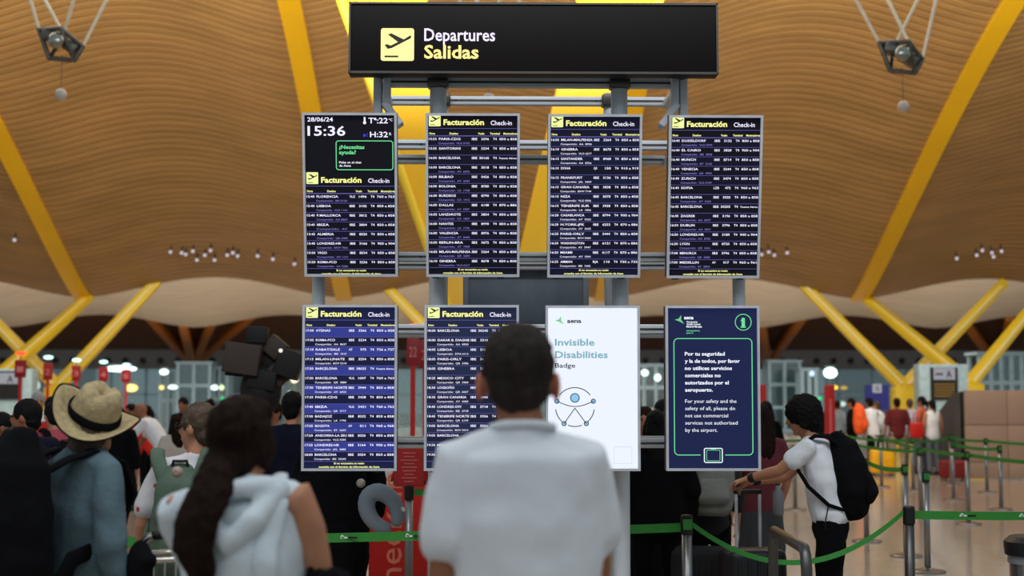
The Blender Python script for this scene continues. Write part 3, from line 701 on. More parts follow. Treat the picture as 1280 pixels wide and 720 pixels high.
for k, (px, Y, lab) in dict(a=(1129, 15.4, 'barrier post just left of the tallest near pair, on a wide disc base'), b=(1155, 14.0, 'barrier post with green belt end cap, right of the nearest dark post'),
    c=(1080, 17.0, 'barrier post directly behind the black backpack of the youth'), d=(1207, 19.3, 'barrier post standing alone right of centre in the right queue'),
    e=(1189, 23.9, 'barrier post in front of the red bag by the dark partition'), f=(1187, 28.2, 'farthest barrier post, below the info board'),
    g=(1148, 20.8, 'barrier post between the yellow suitcase and the capped post'), h=(1231, 25.9, 'barrier post against the beige partition, near its left panel'),
    i=(1248, 21.8, 'barrier post nearest the right edge of the picture'), j=(1139, 26.4, 'barrier post in front of the people in line, right of the yellow suitcase'),
    k=(992, 21.8, 'barrier post left of the youth, behind his arms'), l=(1100, 27.5, 'barrier post left of the yellow suitcase'), m=(970, 26, 'barrier post just right of the navy screen, far off')).items():
    P[k] = stanchion(lab, px, Y)
def off(p, s=-.04): return p+V((s, 0, 0))
belt('short green belt behind the black backpack', off(P['c'], .04), off(P['a']), .03)
belt('green belt from the lone post to the right edge', off(P['d'], .04), G(1330, 16.5, .93), .02)
belt('green belt leading left from the lone post', off(P['l'], .04), off(P['d']), .04)
belt('green belt in front of the beige partition', off(P['h'], .04), G(1330, 23.5, .93), .02)
belt('green belt from the far post to the partition post', off(P['f'], .04), off(P['h']), .02)
belt('green belt before the dark partition', off(P['e'], .04), off(P['i']), .03)
belt('green belt in front of the queue of people at right', off(P['j'], .04), off(P['f']), .04)
belt('green belt left part in front of the yellow suitcase', G(1050, 30, .93), off(P['j']), .04)
belt('second green belt in front of the people in line', G(1046, 26, .93), off(P['g']), .04)
belt('green belt behind the arms of the youth, lower one', G(930, 17, .93), off(P['c'], -.04), .04)
belt('green belt behind the youth, upper one', off(P['m'], .04), G(1046, 30, .93), .03)
belt('green belt right of the navy screen', off(P['k'], -.04), G(950, 17.5, .93), .02)
# notice on post
o = thing('red_notice', 'red printed notice in a frame on top of a barrier post', 'notice', s3+V((0, -.02, .055)))
MB().box((0, 0, .14), (.225, .015, .30)).build('frame', mat('dull_red_frame', (150, 60, 50), .5), o, bevel=.004)
MB().box((0, -.009, .14), (.20, .004, .275)).build('sheet', mat('red_sheet', (176, 34, 34), .6), o)
t = MB()
for i in range(9): t.box((-.0, -.012, .245-i*.027), (.07+.09*random.random(), .001, .006))
t.build('print_lines', mat('pale_red_ink', (214, 130, 120), .6), o)
# tube rail at right
o = thing('tubular_rail', 'low steel tube hoop beside the black trousers of the youth', 'rail', (W(988, 500, 7.4).x, 7.4, 0))
a, b = W(966, 661, 8.0), W(1008, 690, 6.95); a = V((a.x, 8.0, .955)); b = V((b.x, 6.95, .955)); c = V(o.location)
pts = [V((a.x, a.y, 0)), V((a.x, a.y, .86))]+[a.lerp(b, t)+V((0, 0, z)) for t, z in ((.02, -.03), (.06, 0), (.5, 0), (.94, 0), (.98, -.03))]+[V((b.x, b.y, .86)), V((b.x, b.y, 0))]
MB().tube([p-c for p in pts], [.028]*len(pts), n=16).build('tube', DSTEEL, o, smooth=True)
# bin
o = thing('waste_bin', 'steel waste bin with black lid at the lower right corner', 'bin', G(1294, 8.6))
MB().lathe([(.165, 0), (.17, .02), (.175, .72), (.175, .745)], n=32).build('body', STEEL, o, smooth=False)
MB().lathe([(.2, .75), (.205, .79), (.205, .83), (.17, .86), (.05, .87)], n=32).build('lid', BLACK, o)
MB().lathe([(.185, .70), (.185, .76)], n=32).build('collar', mat('translucent_bag', (120, 124, 130), .3), o)
MB().ball((-.06, 0, .885), .028).build('knob', BLACK, o)

# ================================================================ COUNTERS, SIGNS, PARTITIONS
DRED = mat('dark_red_panel', (140, 14, 26), .5)
def redsign(label, px, ytop, ybot, w_, Y, lampc, num=None, pole_to=0., turn=0):
    p = G(px, Y); o = thing('counter_sign', label, 'sign', p, turn, 'red counter signs on poles'); k = Y/F
    z1, z0 = W(px, ytop, Y).z, W(px, ybot, Y).z
    MB().box((0, 0, (z0+z1)/2), (w_*k, .06, z1-z0)).build('panel', DRED, o, bevel=.008)
    MB().lathe([(.03, 0), (.03, z0)], n=12).build('pole', RED, o)
    MB().lathe([(.012, z1), (.012, z1+.09)], n=8).build('lamp_stem', DSTEEL, o)
    MB().ball((0, 0, z1+.12), (.10, .06, .04)).build('signal_lamp', lampc, o, smooth=True)
    t = MB(); put(t, num or '1', 0, z0+(z1-z0)*.3, (z1-z0)*.5, w_*k*.6, 'C', .0, -.034); t.build('number', mat('faint_number', (206, 120, 120), .6), o)
GLW = glow('signal_cyan', (190, 250, 236), 2.5); GLR = glow('signal_red', (255, 70, 40), 2.5)
for (px, y0, y1, w_, Y, g, lab, n_) in ((24.5, 450, 472, 13.5, 27, GLR, 'red counter sign at the far left with a red signal lamp', '1'), (59, 454, 475, 11, 29.5, GLW, 'second red counter sign from the left, in front of the pylon arm', '2'),
    (94.5, 457, 476, 10.5, 31.5, GLW, 'third red counter sign from the left, before the pylon stem', '3'), (128.5, 459, 477, 11, 33, GLW, 'red counter sign directly above the straw hat', '4'),
    (157, 462, 478, 11, 36, GLW, 'red counter sign right of the straw hat, smallest of the row', '5')): redsign(lab, px, y0, y1, w_, Y, g, n_)
redsign('red counter sign with number 22 between the lower screens', 516, 421, 457, 16, 17.3, GLR, '22')
redsign('red counter sign half hidden by the lower second screen', 531, 425, 461, 15, 18.2, GLW, '21')
# red kiosk
o = thing('check_in_kiosk', 'red check-in kiosk with a sloping side, behind the neck pillow', 'kiosk', G(512, 12.2))
m = MB(); m.poly([(-.32, 0), (.30, 0), (.30, 1.25), (-.02, 1.25), (-.15, .92), (-.30, .74), (-.33, .58)], -.22, .25); m.build('body', RED, o, bevel=.02)
m = MB(); m.poly([(-.15, 1.0), (.24, 1.0), (.24, 1.32), (-.05, 1.32)], -.26, -.24); m.build('screen_panel', mat('dark_red_screen', (150, 20, 16), .3), o, bevel=.01)
t = MB(); put(t, 'check-in', -.05, .02, .27, 1.05, 'L', .005, -.224, rot=1); t.build('lettering', mat('pale_red_letter', (220, 120, 90), .5), o, label='pale vertical lettering check-in')
MB().box((-.30, -.10, 1.02), (.22, .02, .2), Matrix.Rotation(R(20), 3, 'Y')).build('paper_sheet', mat('paper', (214, 210, 214), .8), o)
o = thing('check_in_kiosk', 'second red kiosk seen right of the notice post', 'kiosk', G(556, 13.5))
m = MB(); m.poly([(-.25, 0), (.3, 0), (.3, 1.45), (-.1, 1.45), (-.25, 1.2)], -.2, .25); m.build('body', RED, o, bevel=.02)
MB().box((0, -.21, 1.15), (.3, .02, .3)).build('screen_panel', BLACK, o)
# totem
o = thing('red_totem', 'tall narrow red totem left of the yellow pylon', 'sign', G(1037, 25))
MB().box((0, 0, .97), (.17, .1, 1.94)).build('panel', RED, o, bevel=.01); MB().box((0, -.055, 1.2), (.05, .01, 1.0)).build('stripe', mat('faded_red', (224, 96, 96), .5), o)
MB().box((0, 0, .02), (.35, .3, .04)).build('base', DSTEEL, o)
o = thing('red_totem', 'narrow red panel just right of the navy notice screen', 'sign', G(952, 25)); MB().box((0, 0, 1.0), (.14, .1, 1.9)).build('panel', RED, o, bevel=.01); MB().box((0, 0, .02), (.3, .3, .04)).build('base', DSTEEL, o)
# info board cabinet
o = thing('info_cabinet', 'pale blue cabinet carrying a black info board, right of the pylon', 'cabinet', G(1181, 38))
k = 38/F; MB().box((0, .3, 1.32), (62*k, .5, 2.64)).build('body', WFRM, o, bevel=.02)
b_ = MB().box((0, .02, 2.12), (34*k, .06, .86)).build('board', BLACK, o)
MB().box((0, -.02, 2.38), (27*k, .02, .32)).build('logo_panel', glow('logo_panel', (196, 196, 204), .55), b_)
t = MB(); put(t, 'A', .12, 2.28, .28, .15, 'C', .02, -.034); t.box((-.14, -.034, 2.37), (.2, .004, .05)); t.build('emblem', BLACK, b_)
t = MB()
for i in range(5): t.box((0, -.015, 2.10-i*.08), (26*k, .01, .03))
t.build('text_line', glow('amber_text', (210, 160, 70), .4), b_)
o = thing('info_cabinet', 'pale blue cabinet with a small board at the far left edge', 'cabinet', G(15, 36))
k = 36/F; MB().box((0, .3, 1.23), (46*k, .5, 2.46)).build('body', WFRM, o, bevel=.02); b_ = MB().box((-.12, .02, 2.05), (34*k, .06, .7)).build('board', BLACK, o)
MB().box((-.12, -.02, 2.22), (.5, .02, .28)).build('logo_panel', glow('logo_panel', (196, 196, 204), .55), b_); t = MB(); put(t, 'A', -.05, 2.12, .24, .15, 'C', .02, -.034); t.build('emblem', BLACK, b_)
# blue sign
o = thing('blue_sign', 'blue sign with a white letter tile in front of the yellow pylon', 'sign', G(1096, 42)); k = 42/F
MB().box((0, 0, 1.75), (29*k, .1, .75)).build('panel', mat('royal_blue', (38, 44, 130), .5), o); MB().box((0, 0, .7), (.1, .08, 1.4)).build('post', DSTEEL, o)
MB().box((0, -.06, 2.02), (.26, .03, .26)).build('letter_tile', glow('tile_white', (220, 220, 226), .5), o); t = MB(); put(t, 'G', 0, 1.95, .2, .12, 'C', .02, -.078); t.build('letter', BLACK, o)
# beige partition
PAN = mat('beige_laminate', (158, 132, 116), .5, 0, .04, 1)
a = G(1206, 30); o = thing('partition_wall', 'beige panelled partition behind the posts at right', 'partition', a)
for i in range(4):
    for j, (z0, z1) in enumerate(((.0, .35), (.35, 1.13), (1.13, 1.87))):
        MB().box((.44+i*.9, 0, (z0+z1)/2+.02), (.888, .06, z1-z0-.012)).build('panel', PAN, o, bevel=.006)
MB().box((1.8, .06, .95), (3.6, .05, 1.85)).build('frame', mat('joint_grey', (92, 82, 76), .7), o)
a, b = G(1158, 37.5), G(1204, 30.6); o = thing('dark_partition', 'dark grey screen panel standing left of the beige partition', 'partition', (a+b)/2, atan2(b.y-a.y, b.x-a.x))
L = (b-a).length; m = MB(); m.poly([(-L/2, 0), (L/2, 0), (L/2, 1.84), (L/2-1.2, 1.84), (-L/2, .9)], -.05, .05); m.build('panel', mat('charcoal_panel', (62, 62, 66), .6), o); MB().box((L/2, 0, .93), (.12, .14, 1.86)).build('end_post', BLACK, o)
# dark angular cluster
o = thing('dark_sculpture', 'out-of-focus dark cluster of angular black blocks above the crowd', 'sculpture', G(325, 13)); DK = mat('sculpture_black', (14, 12, 13), .7); DB = mat('sculpture_brown', (58, 46, 40), .7)
k = 13/F; c = V((G(325, 13).x, 13, 0))
for px, py, w_, h_, r_, dy, mm, dep in ((322, 419, 25, 21, 2, 0, DK, .2), (306, 449, 44, 38, 8, -.05, DB, .3), (343, 434, 24, 24, 40, .05, DB, .2), (362, 455, 30, 34, 20, -.02, DK, .25), (332, 451, 26, 30, 28, .1, DK, .2), (292, 463, 22, 14, 5, .1, DK, .2), (330, 475, 34, 24, 10, 0, DK, .3), (345, 470, 26, 22, 50, .03, DB, .2)):
    p = W(px, py, 13)-c; MB().box((p.x, dy, p.z), (w_*k, dep, h_*k), Matrix.Rotation(R(r_), 3, 'Y')).build('block', mm, o, bevel=.01)
m = MB(); p = W(326, 488, 13)-c; m.ball((p.x, 0, p.z), (.19, .15, .24)); m.tube([(p.x, 0, p.z-.1), (p.x, 0, .06)], [.07, .05], n=10); m.build('stem', DK, o, smooth=True); MB().lathe([(.3, 0), (.3, .04), (.1, .07)]).build('base', DK, o)
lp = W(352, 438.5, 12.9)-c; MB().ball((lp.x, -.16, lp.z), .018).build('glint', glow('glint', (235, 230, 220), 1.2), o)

# ================================================================ LUGGAGE
def rbox(m, c, d, r=None): return m.box(c, d)
def suitcase(label, loc, rz, w_, d_, h_, m_, handle=.35, stripes=True):
    o = thing('suitcase', label, 'suitcase', loc, rz)
    s_ = MB().box((0, 0, .06+h_/2), (w_, d_, h_)).build('shell', m_, o, bevel=.05)
    if stripes:
        for i in range(5): MB().box((-w_*.32+i*w_*.16, -d_/2-.002, .06+h_/2), (w_*.05, .012, h_*.8)).build('ridge', m_, s_, bevel=.004)
    if handle:
        m = MB(); z1 = .06+h_+handle
        m.tube([(-w_*.2, d_*.3, .06+h_*.8), (-w_*.2, d_*.3, z1-.02)], [.011, .011], n=8); m.tube([(w_*.2, d_*.3, .06+h_*.8), (w_*.2, d_*.3, z1-.02)], [.011, .011], n=8); m.build('telescopic_handle', ALU, o, smooth=True)
        MB().box((0, d_*.3, z1), (w_*.48, .035, .03)).build('grip', BLACK, o, bevel=.008)
    for sx in (-1, 1):
        for sy in (-1, 1): MB().tube([(sx*w_*.38-.012, sy*d_*.32, .03), (sx*w_*.38+.012, sy*d_*.32, .03)], [.03, .03], side=(0, 1, 0), n=14, round_=False).build('wheel', BLACK, o)
    return o
BLKS = mat('black_shell', (18, 18, 20), .45, 0, .1)
suitcase('black suitcase with telescopic handle under the hands of the youth', G(938, 9.3), R(8), .40, .26, .66, BLKS, .36)
suitcase('large black suitcase on the floor right of the steel barrier post', G(886, 9.75), R(-12), .52, .32, .62, mat('black_fabric_shell', (24, 23, 25), .8, 0, .1), 0)
suitcase('yellow suitcase in the queue at the right', G(1101, 31.6), 0, .52, .3, .52, mat('yellow_shell', (236, 176, 10), .4), .3)
suitcase('silver grey suitcase behind the shoulder of the man with the straw hat', G(157, 23.5), R(10), .42, .28, .62, mat('silver_shell', (92, 88, 90), .4, .2), .3)
suitcase('dark red bag on the floor by the dark partition', G(1190, 29.6), 0, .55, .35, .36, mat('dark_red_bag', (120, 22, 24), .7), 0, False)
# small white roll on the suitcase
tag(MB().tube([W(919, 688, 9.5), W(927, 691, 9.45)], [.022, .022], n=14).build('white_tube', mat('white_plastic', (200, 200, 205), .4), None, smooth=True), 'small white tube lying on the large black suitcase', 'tube')

# left luggage trolley
o = thing('luggage_trolley', 'chrome luggage trolley handle and basket behind the ponytailed woman', 'trolley', G(215, 5.5)); c = V(o.location); Yt = 5.5
CH = mat('chrome', (190, 184, 180), .18, 1)
def q_(px, py, dy=0): p = W(px, py, Yt+dy)-c; return V((p.x, dy, p.z))
m = MB(); m.tube([q_(172, 716, .1), q_(172, 694), q_(176, 680), q_(186, 671), q_(200, 668), q_(262, 662), q_(280, 668), q_(286, 690, 0), q_(286, 716, .1)], [.014]*9, n=12); m.build('handle_bar', CH, o, smooth=True)
MB().tube([q_(195, 669), q_(258, 662.5)], [.02, .02], n=12).build('grip', BLACK, o, smooth=True)
m = MB(); zt = q_(190, 700).z
for x0, x1 in ((-.13, .33),):
    m.tube([(x0, -.05, zt), (x1, -.05, zt+.02), (x1, .25, zt+.02), (x0, .25, zt), (x0, -.05, zt)], [.011]*5, n=10); m.tube([(x0, -.05, zt-.26), (x1, -.05, zt-.26), (x1, .25, zt-.26), (x0, .25, zt-.26), (x0, -.05, zt-.26)], [.008]*5, n=8)
    for i in range(12): x = x0+(x1-x0)*i/11; m.tube([(x, -.05, zt), (x, -.05, zt-.26)], [.004, .004], n=6)
m.build('basket', CH, o, smooth=True)
m = MB()
for sx in (-.15, .35): m.tube([(sx, .1, zt), (sx, .16, .22), (sx, .7, .16)], [.016]*3, n=10)
m.tube([(-.15, .16, .22), (.35, .16, .22)], [.014]*2); m.tube([(-.15, .7, .16), (.35, .7, .16)], [.014]*2); m.tube([(.1, .16, .2), (.1, .7, .16)], [.012]*2); m.build('chassis', CH, o, smooth=True)
for sx in (-.17, .37):
    for y in (.2, .66): MB().tube([(sx-.02, y, .07), (sx+.02, y, .07)], [.07, .07], side=(0, 1, 0), n=16, round_=False).build('wheel', BLACK, o)
m = MB(); m.ball((q_(178, 712).x, -.04, q_(178, 712).z), (.055, .06, .12)); m.ball((q_(186, 698).x, -.06, q_(186, 698).z), (.05, .04, .03))
tag(m.build('black_pouch', BCLOTH, None, vox=.012), 'black cloth pouch hanging on the trolley handle at left', 'bag'); bpy.data.objects['black_pouch'].location = c

# ================================================================ PEOPLE
def hand(m, w_, d, n, s=1.0, curl=25, side=1):
    """w_ wrist, d finger direction, n palm normal, side: thumb on +/- (d x n)"""
    w_ = V(w_); d = V(d).normalized(); n = V(n); n = (n-d*n.dot(d)).normalized(); t = d.cross(n)*side
    m.tube([w_-d*.02*s, w_+d*.02*s, w_+d*.055*s, w_+d*.088*s], [(.026*s, .02*s), (.033*s, .018*s), (.042*s, .015*s), (.041*s, .012*s)], sides=[t]*4, n=12)
    for k, (L, o_) in enumerate(((.07, .034), (.08, .0115), (.074, -.0115), (.057, -.034))):
        p = w_+d*.088*s+t*o_*s; a = R(curl*.7); pts = [p-d*.01*s]; dd = d+t*(.10*(1.5-k)/1.5)
        for j, fr in enumerate((.45, .3, .25)):
            q = dd.normalized()*cos(a)+n*sin(a); p = p+q*L*fr*s; pts.append(p); a += R(curl)
        m.tube(pts, [.0095*s, .009*s, .008*s, .007*s], n=8)
    p = w_+d*.03*s+t*.028*s; q = (d*.7+t*.75+n*.25).normalized(); p2 = p+q*.04*s; q2 = (d*.9+t*.35+n*.35).normalized()
    m.tube([p-q*.01, p2, p2+q2*.03*s], [.013*s, .011*s, .009*s], n=8)
def person(label, pos, facing, H=1.7, skin=SKIN, top=WCLOTH, sleeve=.55, bottom=BCLOTH, bkind='trousers', hair=('short', HAIRD), lean=0, J=None, build=1., hy=0, hp=0, vox=.014,
           group=None, shoes=BLACK, tl=.86, fold=.012, loose=.02, hands=None, hems=None):
    s = H/1.7; o = thing('person', label, 'person', pos, R(facing), group); B = build
    j = dict(pel=(0, 0, .92), wai=(0, 0, 1.06), che=(0, 0, 1.26), upp=(0, -.005, 1.37), nec=(0, -.01, 1.45), hea=(0, .015, 1.585))
    for n_, sg in (('R', 1), ('L', -1)):
        j['sh'+n_] = (sg*.172*B, -.005, 1.385); j['el'+n_] = (sg*.225*B, -.02, 1.11); j['wr'+n_] = (sg*.23*B, .06, .87)
        j['hi'+n_] = (sg*.085*B, 0, .90); j['kn'+n_] = (sg*.095*B, .015, .50); j['an'+n_] = (sg*.10*B, -.015, .09)
    j = {k: V(v) for k, v in j.items()}
    if lean:
        M = Matrix.Rotation(R(-lean), 3, 'X'); c_ = j['pel'].copy()
        for k in ('wai', 'che', 'upp', 'nec', 'hea', 'shR', 'shL', 'elR', 'elL', 'wrR', 'wrL'): j[k] = c_+M @ (j[k]-c_)
    for k, v in (J or {}).items(): j[k] = V(v)
    for k in j: j[k] = j[k]*s
    sx = (j['shR']-j['shL']).normalized(); X1 = V((1, 0, 0))
    HM = Matrix.Rotation(R(hy), 3, 'Z') @ Matrix.Rotation(R(hp), 3, 'X'); hc = j['hea']
    def h(v): return hc+HM @ (V(v)*s)
    # body
    m = MB()
    m.tube([j['pel']-V((0, 0, .05))*s, j['wai'], j['che'], j['upp'], j['nec']], [(.15*s*B, .10*s), (.128*s*B, .09*s), (.148*s*B, .10*s), (.095*s*B, .055*s), (.05*s, .045*s)], sides=[X1, X1, sx, sx, sx], n=16)
    m.tube([j['nec']-V((0, 0, .03)), h((0, -.02, -.06))], [.057*s, .052*s], n=12)
    m.ball(h((0, -.012, .022)), (.074*s, .092*s, .093*s), HM, 18, 12); m.ball(h((0, .016, -.032)), (.058*s, .07*s, .083*s), HM, 16, 10)
    m.ball(h((0, .052, -.092)), (.028*s, .026*s, .022*s), HM); m.tube([h((0, .082, .012)), h((0, .104, -.024))], [.008*s, .013*s], n=8)
    m.ball(h((0, .083, -.058)), (.022*s, .010*s, .009*s), HM); m.ball(h((0, .074, .026)), (.045*s, .014*s, .009*s), HM)
    for sg in (-1, 1): m.ball(h((sg*.077, -.008, -.012)), (.010*s, .02*s, .032*s), HM)
    for n_, sg in (('R', 1), ('L', -1)):
        S_, E_, W_ = j['sh'+n_], j['el'+n_], j['wr'+n_]
        m.tube([j['upp']+(S_-j['upp'])*.3-V((0, 0, .02)), S_, S_.lerp(E_, .3), E_], [.04*s, .052*s*B, .047*s*B, .037*s], n=12)
        m.tube([E_, E_.lerp(W_, .3), W_], [.037*s, .038*s, .026*s], n=12)
        d, pn, sd, cu = (hands or {}).get(n_, (W_-E_, (-sg, 0, 0), None, 28))
        d = V(d).normalized()
        if sd is None:
            tt = d.cross(V(pn)); sd = 1 if tt.y > 0 else -1
        hand(m, W_, d, pn, s, cu, sd)
        m.tube([j['hi'+n_], j['hi'+n_].lerp(j['kn'+n_], .5), j['kn'+n_], j['kn'+n_].lerp(j['an'+n_], .3), j['an'+n_]], [.085*s*B, .07*s*B, .05*s, .053*s, .036*s], n=12)
        a_ = j['an'+n_]; m.tube([a_, a_+V((0, .02, -.04))*s], [.036*s, .04*s], n=10)
    m.build('body', skin, o, vox=vox)
    e = MB()
    for sg in (-1, 1): e.ball(h((sg*.03, .079, .006)), (.012*s, .008*s, .008*s), HM, 10, 7)
    e.build('eyes', mat('eye_dark', (30, 22, 20), .25), o, smooth=True)
    # shoes
    for n_ in 'RL':
        a_ = j['an'+n_]; f = MB(); z_ = -a_.z/s
        f.tube([a_+V((0, -.055, z_+.04))*s, a_+V((0, 0, z_+.045))*s, a_+V((0, .09, z_+.036))*s, a_+V((0, .17, z_+.028))*s], [(.036*s, .036*s), (.042*s, .044*s), (.047*s, .034*s), (.038*s, .025*s)], sides=[X1]*4, n=12)
        f.build('shoe', shoes, o, smooth=True)
    # top
    if top:
        L_ = loose; m = MB(); hem = j['pel']+V((0, 0, tl-.92))*s
        m.tube([hem, j['pel'].lerp(j['wai'], .5), j['wai'], j['che'], j['upp'], j['nec']-V((0, 0, .028))*s],
               [((.157+L_)*s*B, (.108+L_)*s), ((.146+L_)*s*B, (.102+L_)*s), ((.138+L_)*s*B, (.098+L_)*s), ((.155+L_*.7)*s*B, (.11+L_*.8)*s), ((.148+L_*.4)*s*B, (.09+L_*.5)*s), ((.068)*s, (.064)*s)], sides=[X1, X1, X1, sx, sx, sx], n=20)
        for n_, sg in (('R', 1), ('L', -1)):
            S_, E_, W_ = j['sh'+n_], j['el'+n_], j['wr'+n_]
            if sleeve > 0: m.tube([j['nec']+(S_-j['nec'])*.25-V((0, 0, .025)), S_+V((0, 0, .0)), S_.lerp(E_, .35), S_.lerp(E_, min(sleeve, 1))], [.05*s, (.056+L_*.12)*s*B, (.056+L_*.3)*s, (.052 + L_*.6)*s], n=14)
            else: m.tube([j['nec']+(S_-j['nec'])*.3-V((0, 0, .02)), S_-V((sg*.03*s, 0, 0))], [.05*s, .05*s], n=12)
            if sleeve > 1: m.tube([E_, E_.lerp(W_, .5), E_.lerp(W_, sleeve-1)], [(.05+L_*.4)*s, (.046+L_*.4)*s, (.036+L_*.3)*s], n=12)
        m.build('shirt', top, o, vox=vox, disp=(.13, fold))
    m = MB(); hw = .158*B*s
    if bkind == 'skirt': m.tube([j['pel']+V((0, 0, .07))*s, j['pel']-V((0, 0, .05))*s, j['pel']-V((0, 0, .36))*s], [(.14*s*B, .10*s), (.17*s*B, .13*s), (.2*s*B, .16*s)], sides=[X1]*3, n=18)
    else:
        m.tube([j['pel']+V((0, 0, .08))*s, j['pel']-V((0, 0, .06))*s], [(.14*s*B, .10*s), (.162*s*B, .118*s)], sides=[X1]*2, n=16)
        for n_ in 'RL':
            A, K_, N_ = j['hi'+n_], j['kn'+n_], j['an'+n_]
            if bkind == 'shorts': m.tube([A, A.lerp(K_, .85)], [.095*s*B, .085*s], n=12)
            else: m.tube([A, A.lerp(K_, .5), K_, N_+V((0, 0, .01))], [.092*s*B, .085*s, .068*s, .055*s], n=12)
    m.build('skirt' if bkind == 'skirt' else bkind, bottom, o, vox=vox, disp=(.15, fold))
    # hair
    st, hm = hair; m = MB(); hv = max(vox*.8, .007)
    if st != 'bald':
        if st in ('short', 'ponytail', 'long', 'bun'):
            m.ball(h((0, -.018, .032)), (.083*s, .10*s, .096*s), HM, 18, 12); m.ball(h((0, -.055, -.03)), (.068*s, .055*s, .07*s), HM)
        if st == 'mop':
            m.ball(h((0, -.016, .034)), (.104*s, .118*s, .110*s), HM, 18, 12); m.ball(h((0, -.05, -.03)), (.085*s, .068*s, .095*s), HM); m.ball(h((0, .045, .065)), (.075*s, .05*s, .045*s), HM)
            for sg in (-1, 1): m.ball(h((sg*.078, .0, -.02)), (.016*s, .04*s, .06*s), HM)
        if st == 'long': m.tube([h((0, -.06, .02)), h((0, -.085, -.1)), h((0, -.10, -.24)), h((.01, -.10, -.36))], [(.085*s, .05*s), (.10*s, .05*s), (.09*s, .045*s), (.05*s, .03*s)], sides=[HM @ X1]*4, n=14); [m.tube([h((g2*.07, -.01, .03)), h((g2*.082, -.01, -.06)), h((g2*.08, -.02, -.2))], [.024*s, .028*s, .02*s], n=8) for g2 in (-1, 1)]
        if st == 'bun': m.ball(h((0, -.10, .07)), .045*s)
        if st == 'ponytail': m.tube([h((0, -.09, .03)), h((0, -.135, .0)), h((0, -.15, -.08)), h((0, -.13, -.2))], [.03*s, .035*s, .035*s, .015*s], n=10)
        m.build('hair', hm, o, vox=hv, disp=(.018, .018) if st == 'mop' else (.02, .014))
    return o, j, h
def backpack(label, root, j, m_, w_=.30, h_=.46, d_=.17, z0=None, back=.13, xs=0, tilt=0, straps=True, H=1.7):
    s = H/1.7; z0 = z0 if z0 else j['nec'].z-.5; M = Matrix.Translation(root.location) @ root.rotation_euler.to_matrix().to_4x4()
    cy = j['che'].y-back-d_/2
    o = thing('backpack', label, 'backpack', M @ V((xs, cy, z0)), rot=(R(tilt), 0, root.rotation_euler.z))
    m = MB(); m.tube([(0, 0, .03), (0, -.01, h_*.25), (0, -.01, h_*.6), (0, .01, h_*.88), (0, .03, h_)], [(w_*.44, d_*.42), (w_*.5, d_*.52), (w_*.49, d_*.5), (w_*.42, d_*.4), (w_*.26, d_*.22)], sides=[(1, 0, 0)]*5, n=20)
    b_ = m.build('pack', m_, o, vox=.014, disp=(.1, .02))
    m = MB(); m.tube([(0, -d_*.42, .06), (0, -d_*.5, h_*.2), (0, -d_*.45, h_*.45)], [(w_*.34, d_*.16), (w_*.38, d_*.2), (w_*.32, d_*.15)], sides=[(1, 0, 0)]*3, n=16); m.build('front_pocket', m_, o, vox=.014, disp=(.1, .012))
    MB().tube([(-.04, .02, h_), (-.03, 0, h_+.05), (.03, 0, h_+.05), (.04, .02, h_)], [.008]*4, n=8).build('grab_handle', BLACK, o, smooth=True)
    if straps:
        zz = j['shR'].z-z0+.062*s; yf = back*2+d_/2-.0
        for sg in (-1, 1):
            x = sg*.115*s
            m = MB(); m.tube([(x*.6, d_*.35, h_*.85), (x, d_/2+.02, zz-.01), (x*1.05, d_/2+back*.75, zz+.018), (x*1.1, d_/2+back*1.6, zz-.03), (x*1.15, d_/2+back*1.95, zz-.16), (x*1.35, d_/2+back*1.5, zz-.32), (x*1.45, d_/2+.01, zz-.38), (x*1.1, d_*.3, .1)], [(.034, .012)]*8, sides=[(1, 0, 0)]*5+[(0, 0, 1)]*3, n=10); m.build('strap', m_, o, smooth=True)
    return o

# --- 1. man in the white T-shirt, seen from behind
pm = G(655, 3.45)
man, jm, hm_ = person('man seen from behind in a plain white T-shirt, in front of the white screen', pm, 3, 1.83, SKIN2, WCLOTH, .62, mat('dark_denim', (34, 38, 50), .9), 'trousers', ('x', HAIRD), build=1.03, vox=.010, fold=.02, loose=.028, tl=.84, hy=-3,
    J=dict(hea=(-.012, .02, 1.607), nec=(-.005, -.015, 1.502), upp=(0, -.01, 1.44), che=(0, 0, 1.30), shR=(.140, -.005, 1.422), shL=(-.152, -.005, 1.422), elR=(.168, .05, 1.17), elL=(-.180, -.02, 1.15), wrR=(.15, .22, 1.05), wrL=(-.185, .07, .90)))
s = 1.83/1.7; m = MB(); m.ball(hm_((0, -.014, .034)), (.084*s, .100*s, .096*s), None, 20, 14); m.ball(hm_((0, -.045, -.02)), (.072*s, .055*s, .06*s)); m.ball(hm_((0, -.055, -.05)), (.05*s, .034*s, .032*s)); m.ball(hm_((.0, .04, .085)), (.06*s, .05*s, .035*s))
m.build('hair', mat('greying_dark_hair', (44, 37, 34), .75, 0, .4, 30, .6, 120, .15, (1, 1, .15)), man, vox=.008, disp=(.02, .012))
m = MB()
for sg in (-1, 1): m.ball(hm_((sg*.086, -.006, -.016)), (.010*s, .02*s, .032*s))
m.build('ear', mat('ear_skin', (190, 112, 84), .5), man, smooth=True)
m = MB(); m.tube([jm['nec']+V((.07*cos(a)*s, .062*sin(a)*s, -.004-.012*sin(a))) for a in [2*pi*k/24 for k in range(24)]], [.009]*24, n=8, closed=True); m.build('collar', WCLOTH, man, smooth=True)

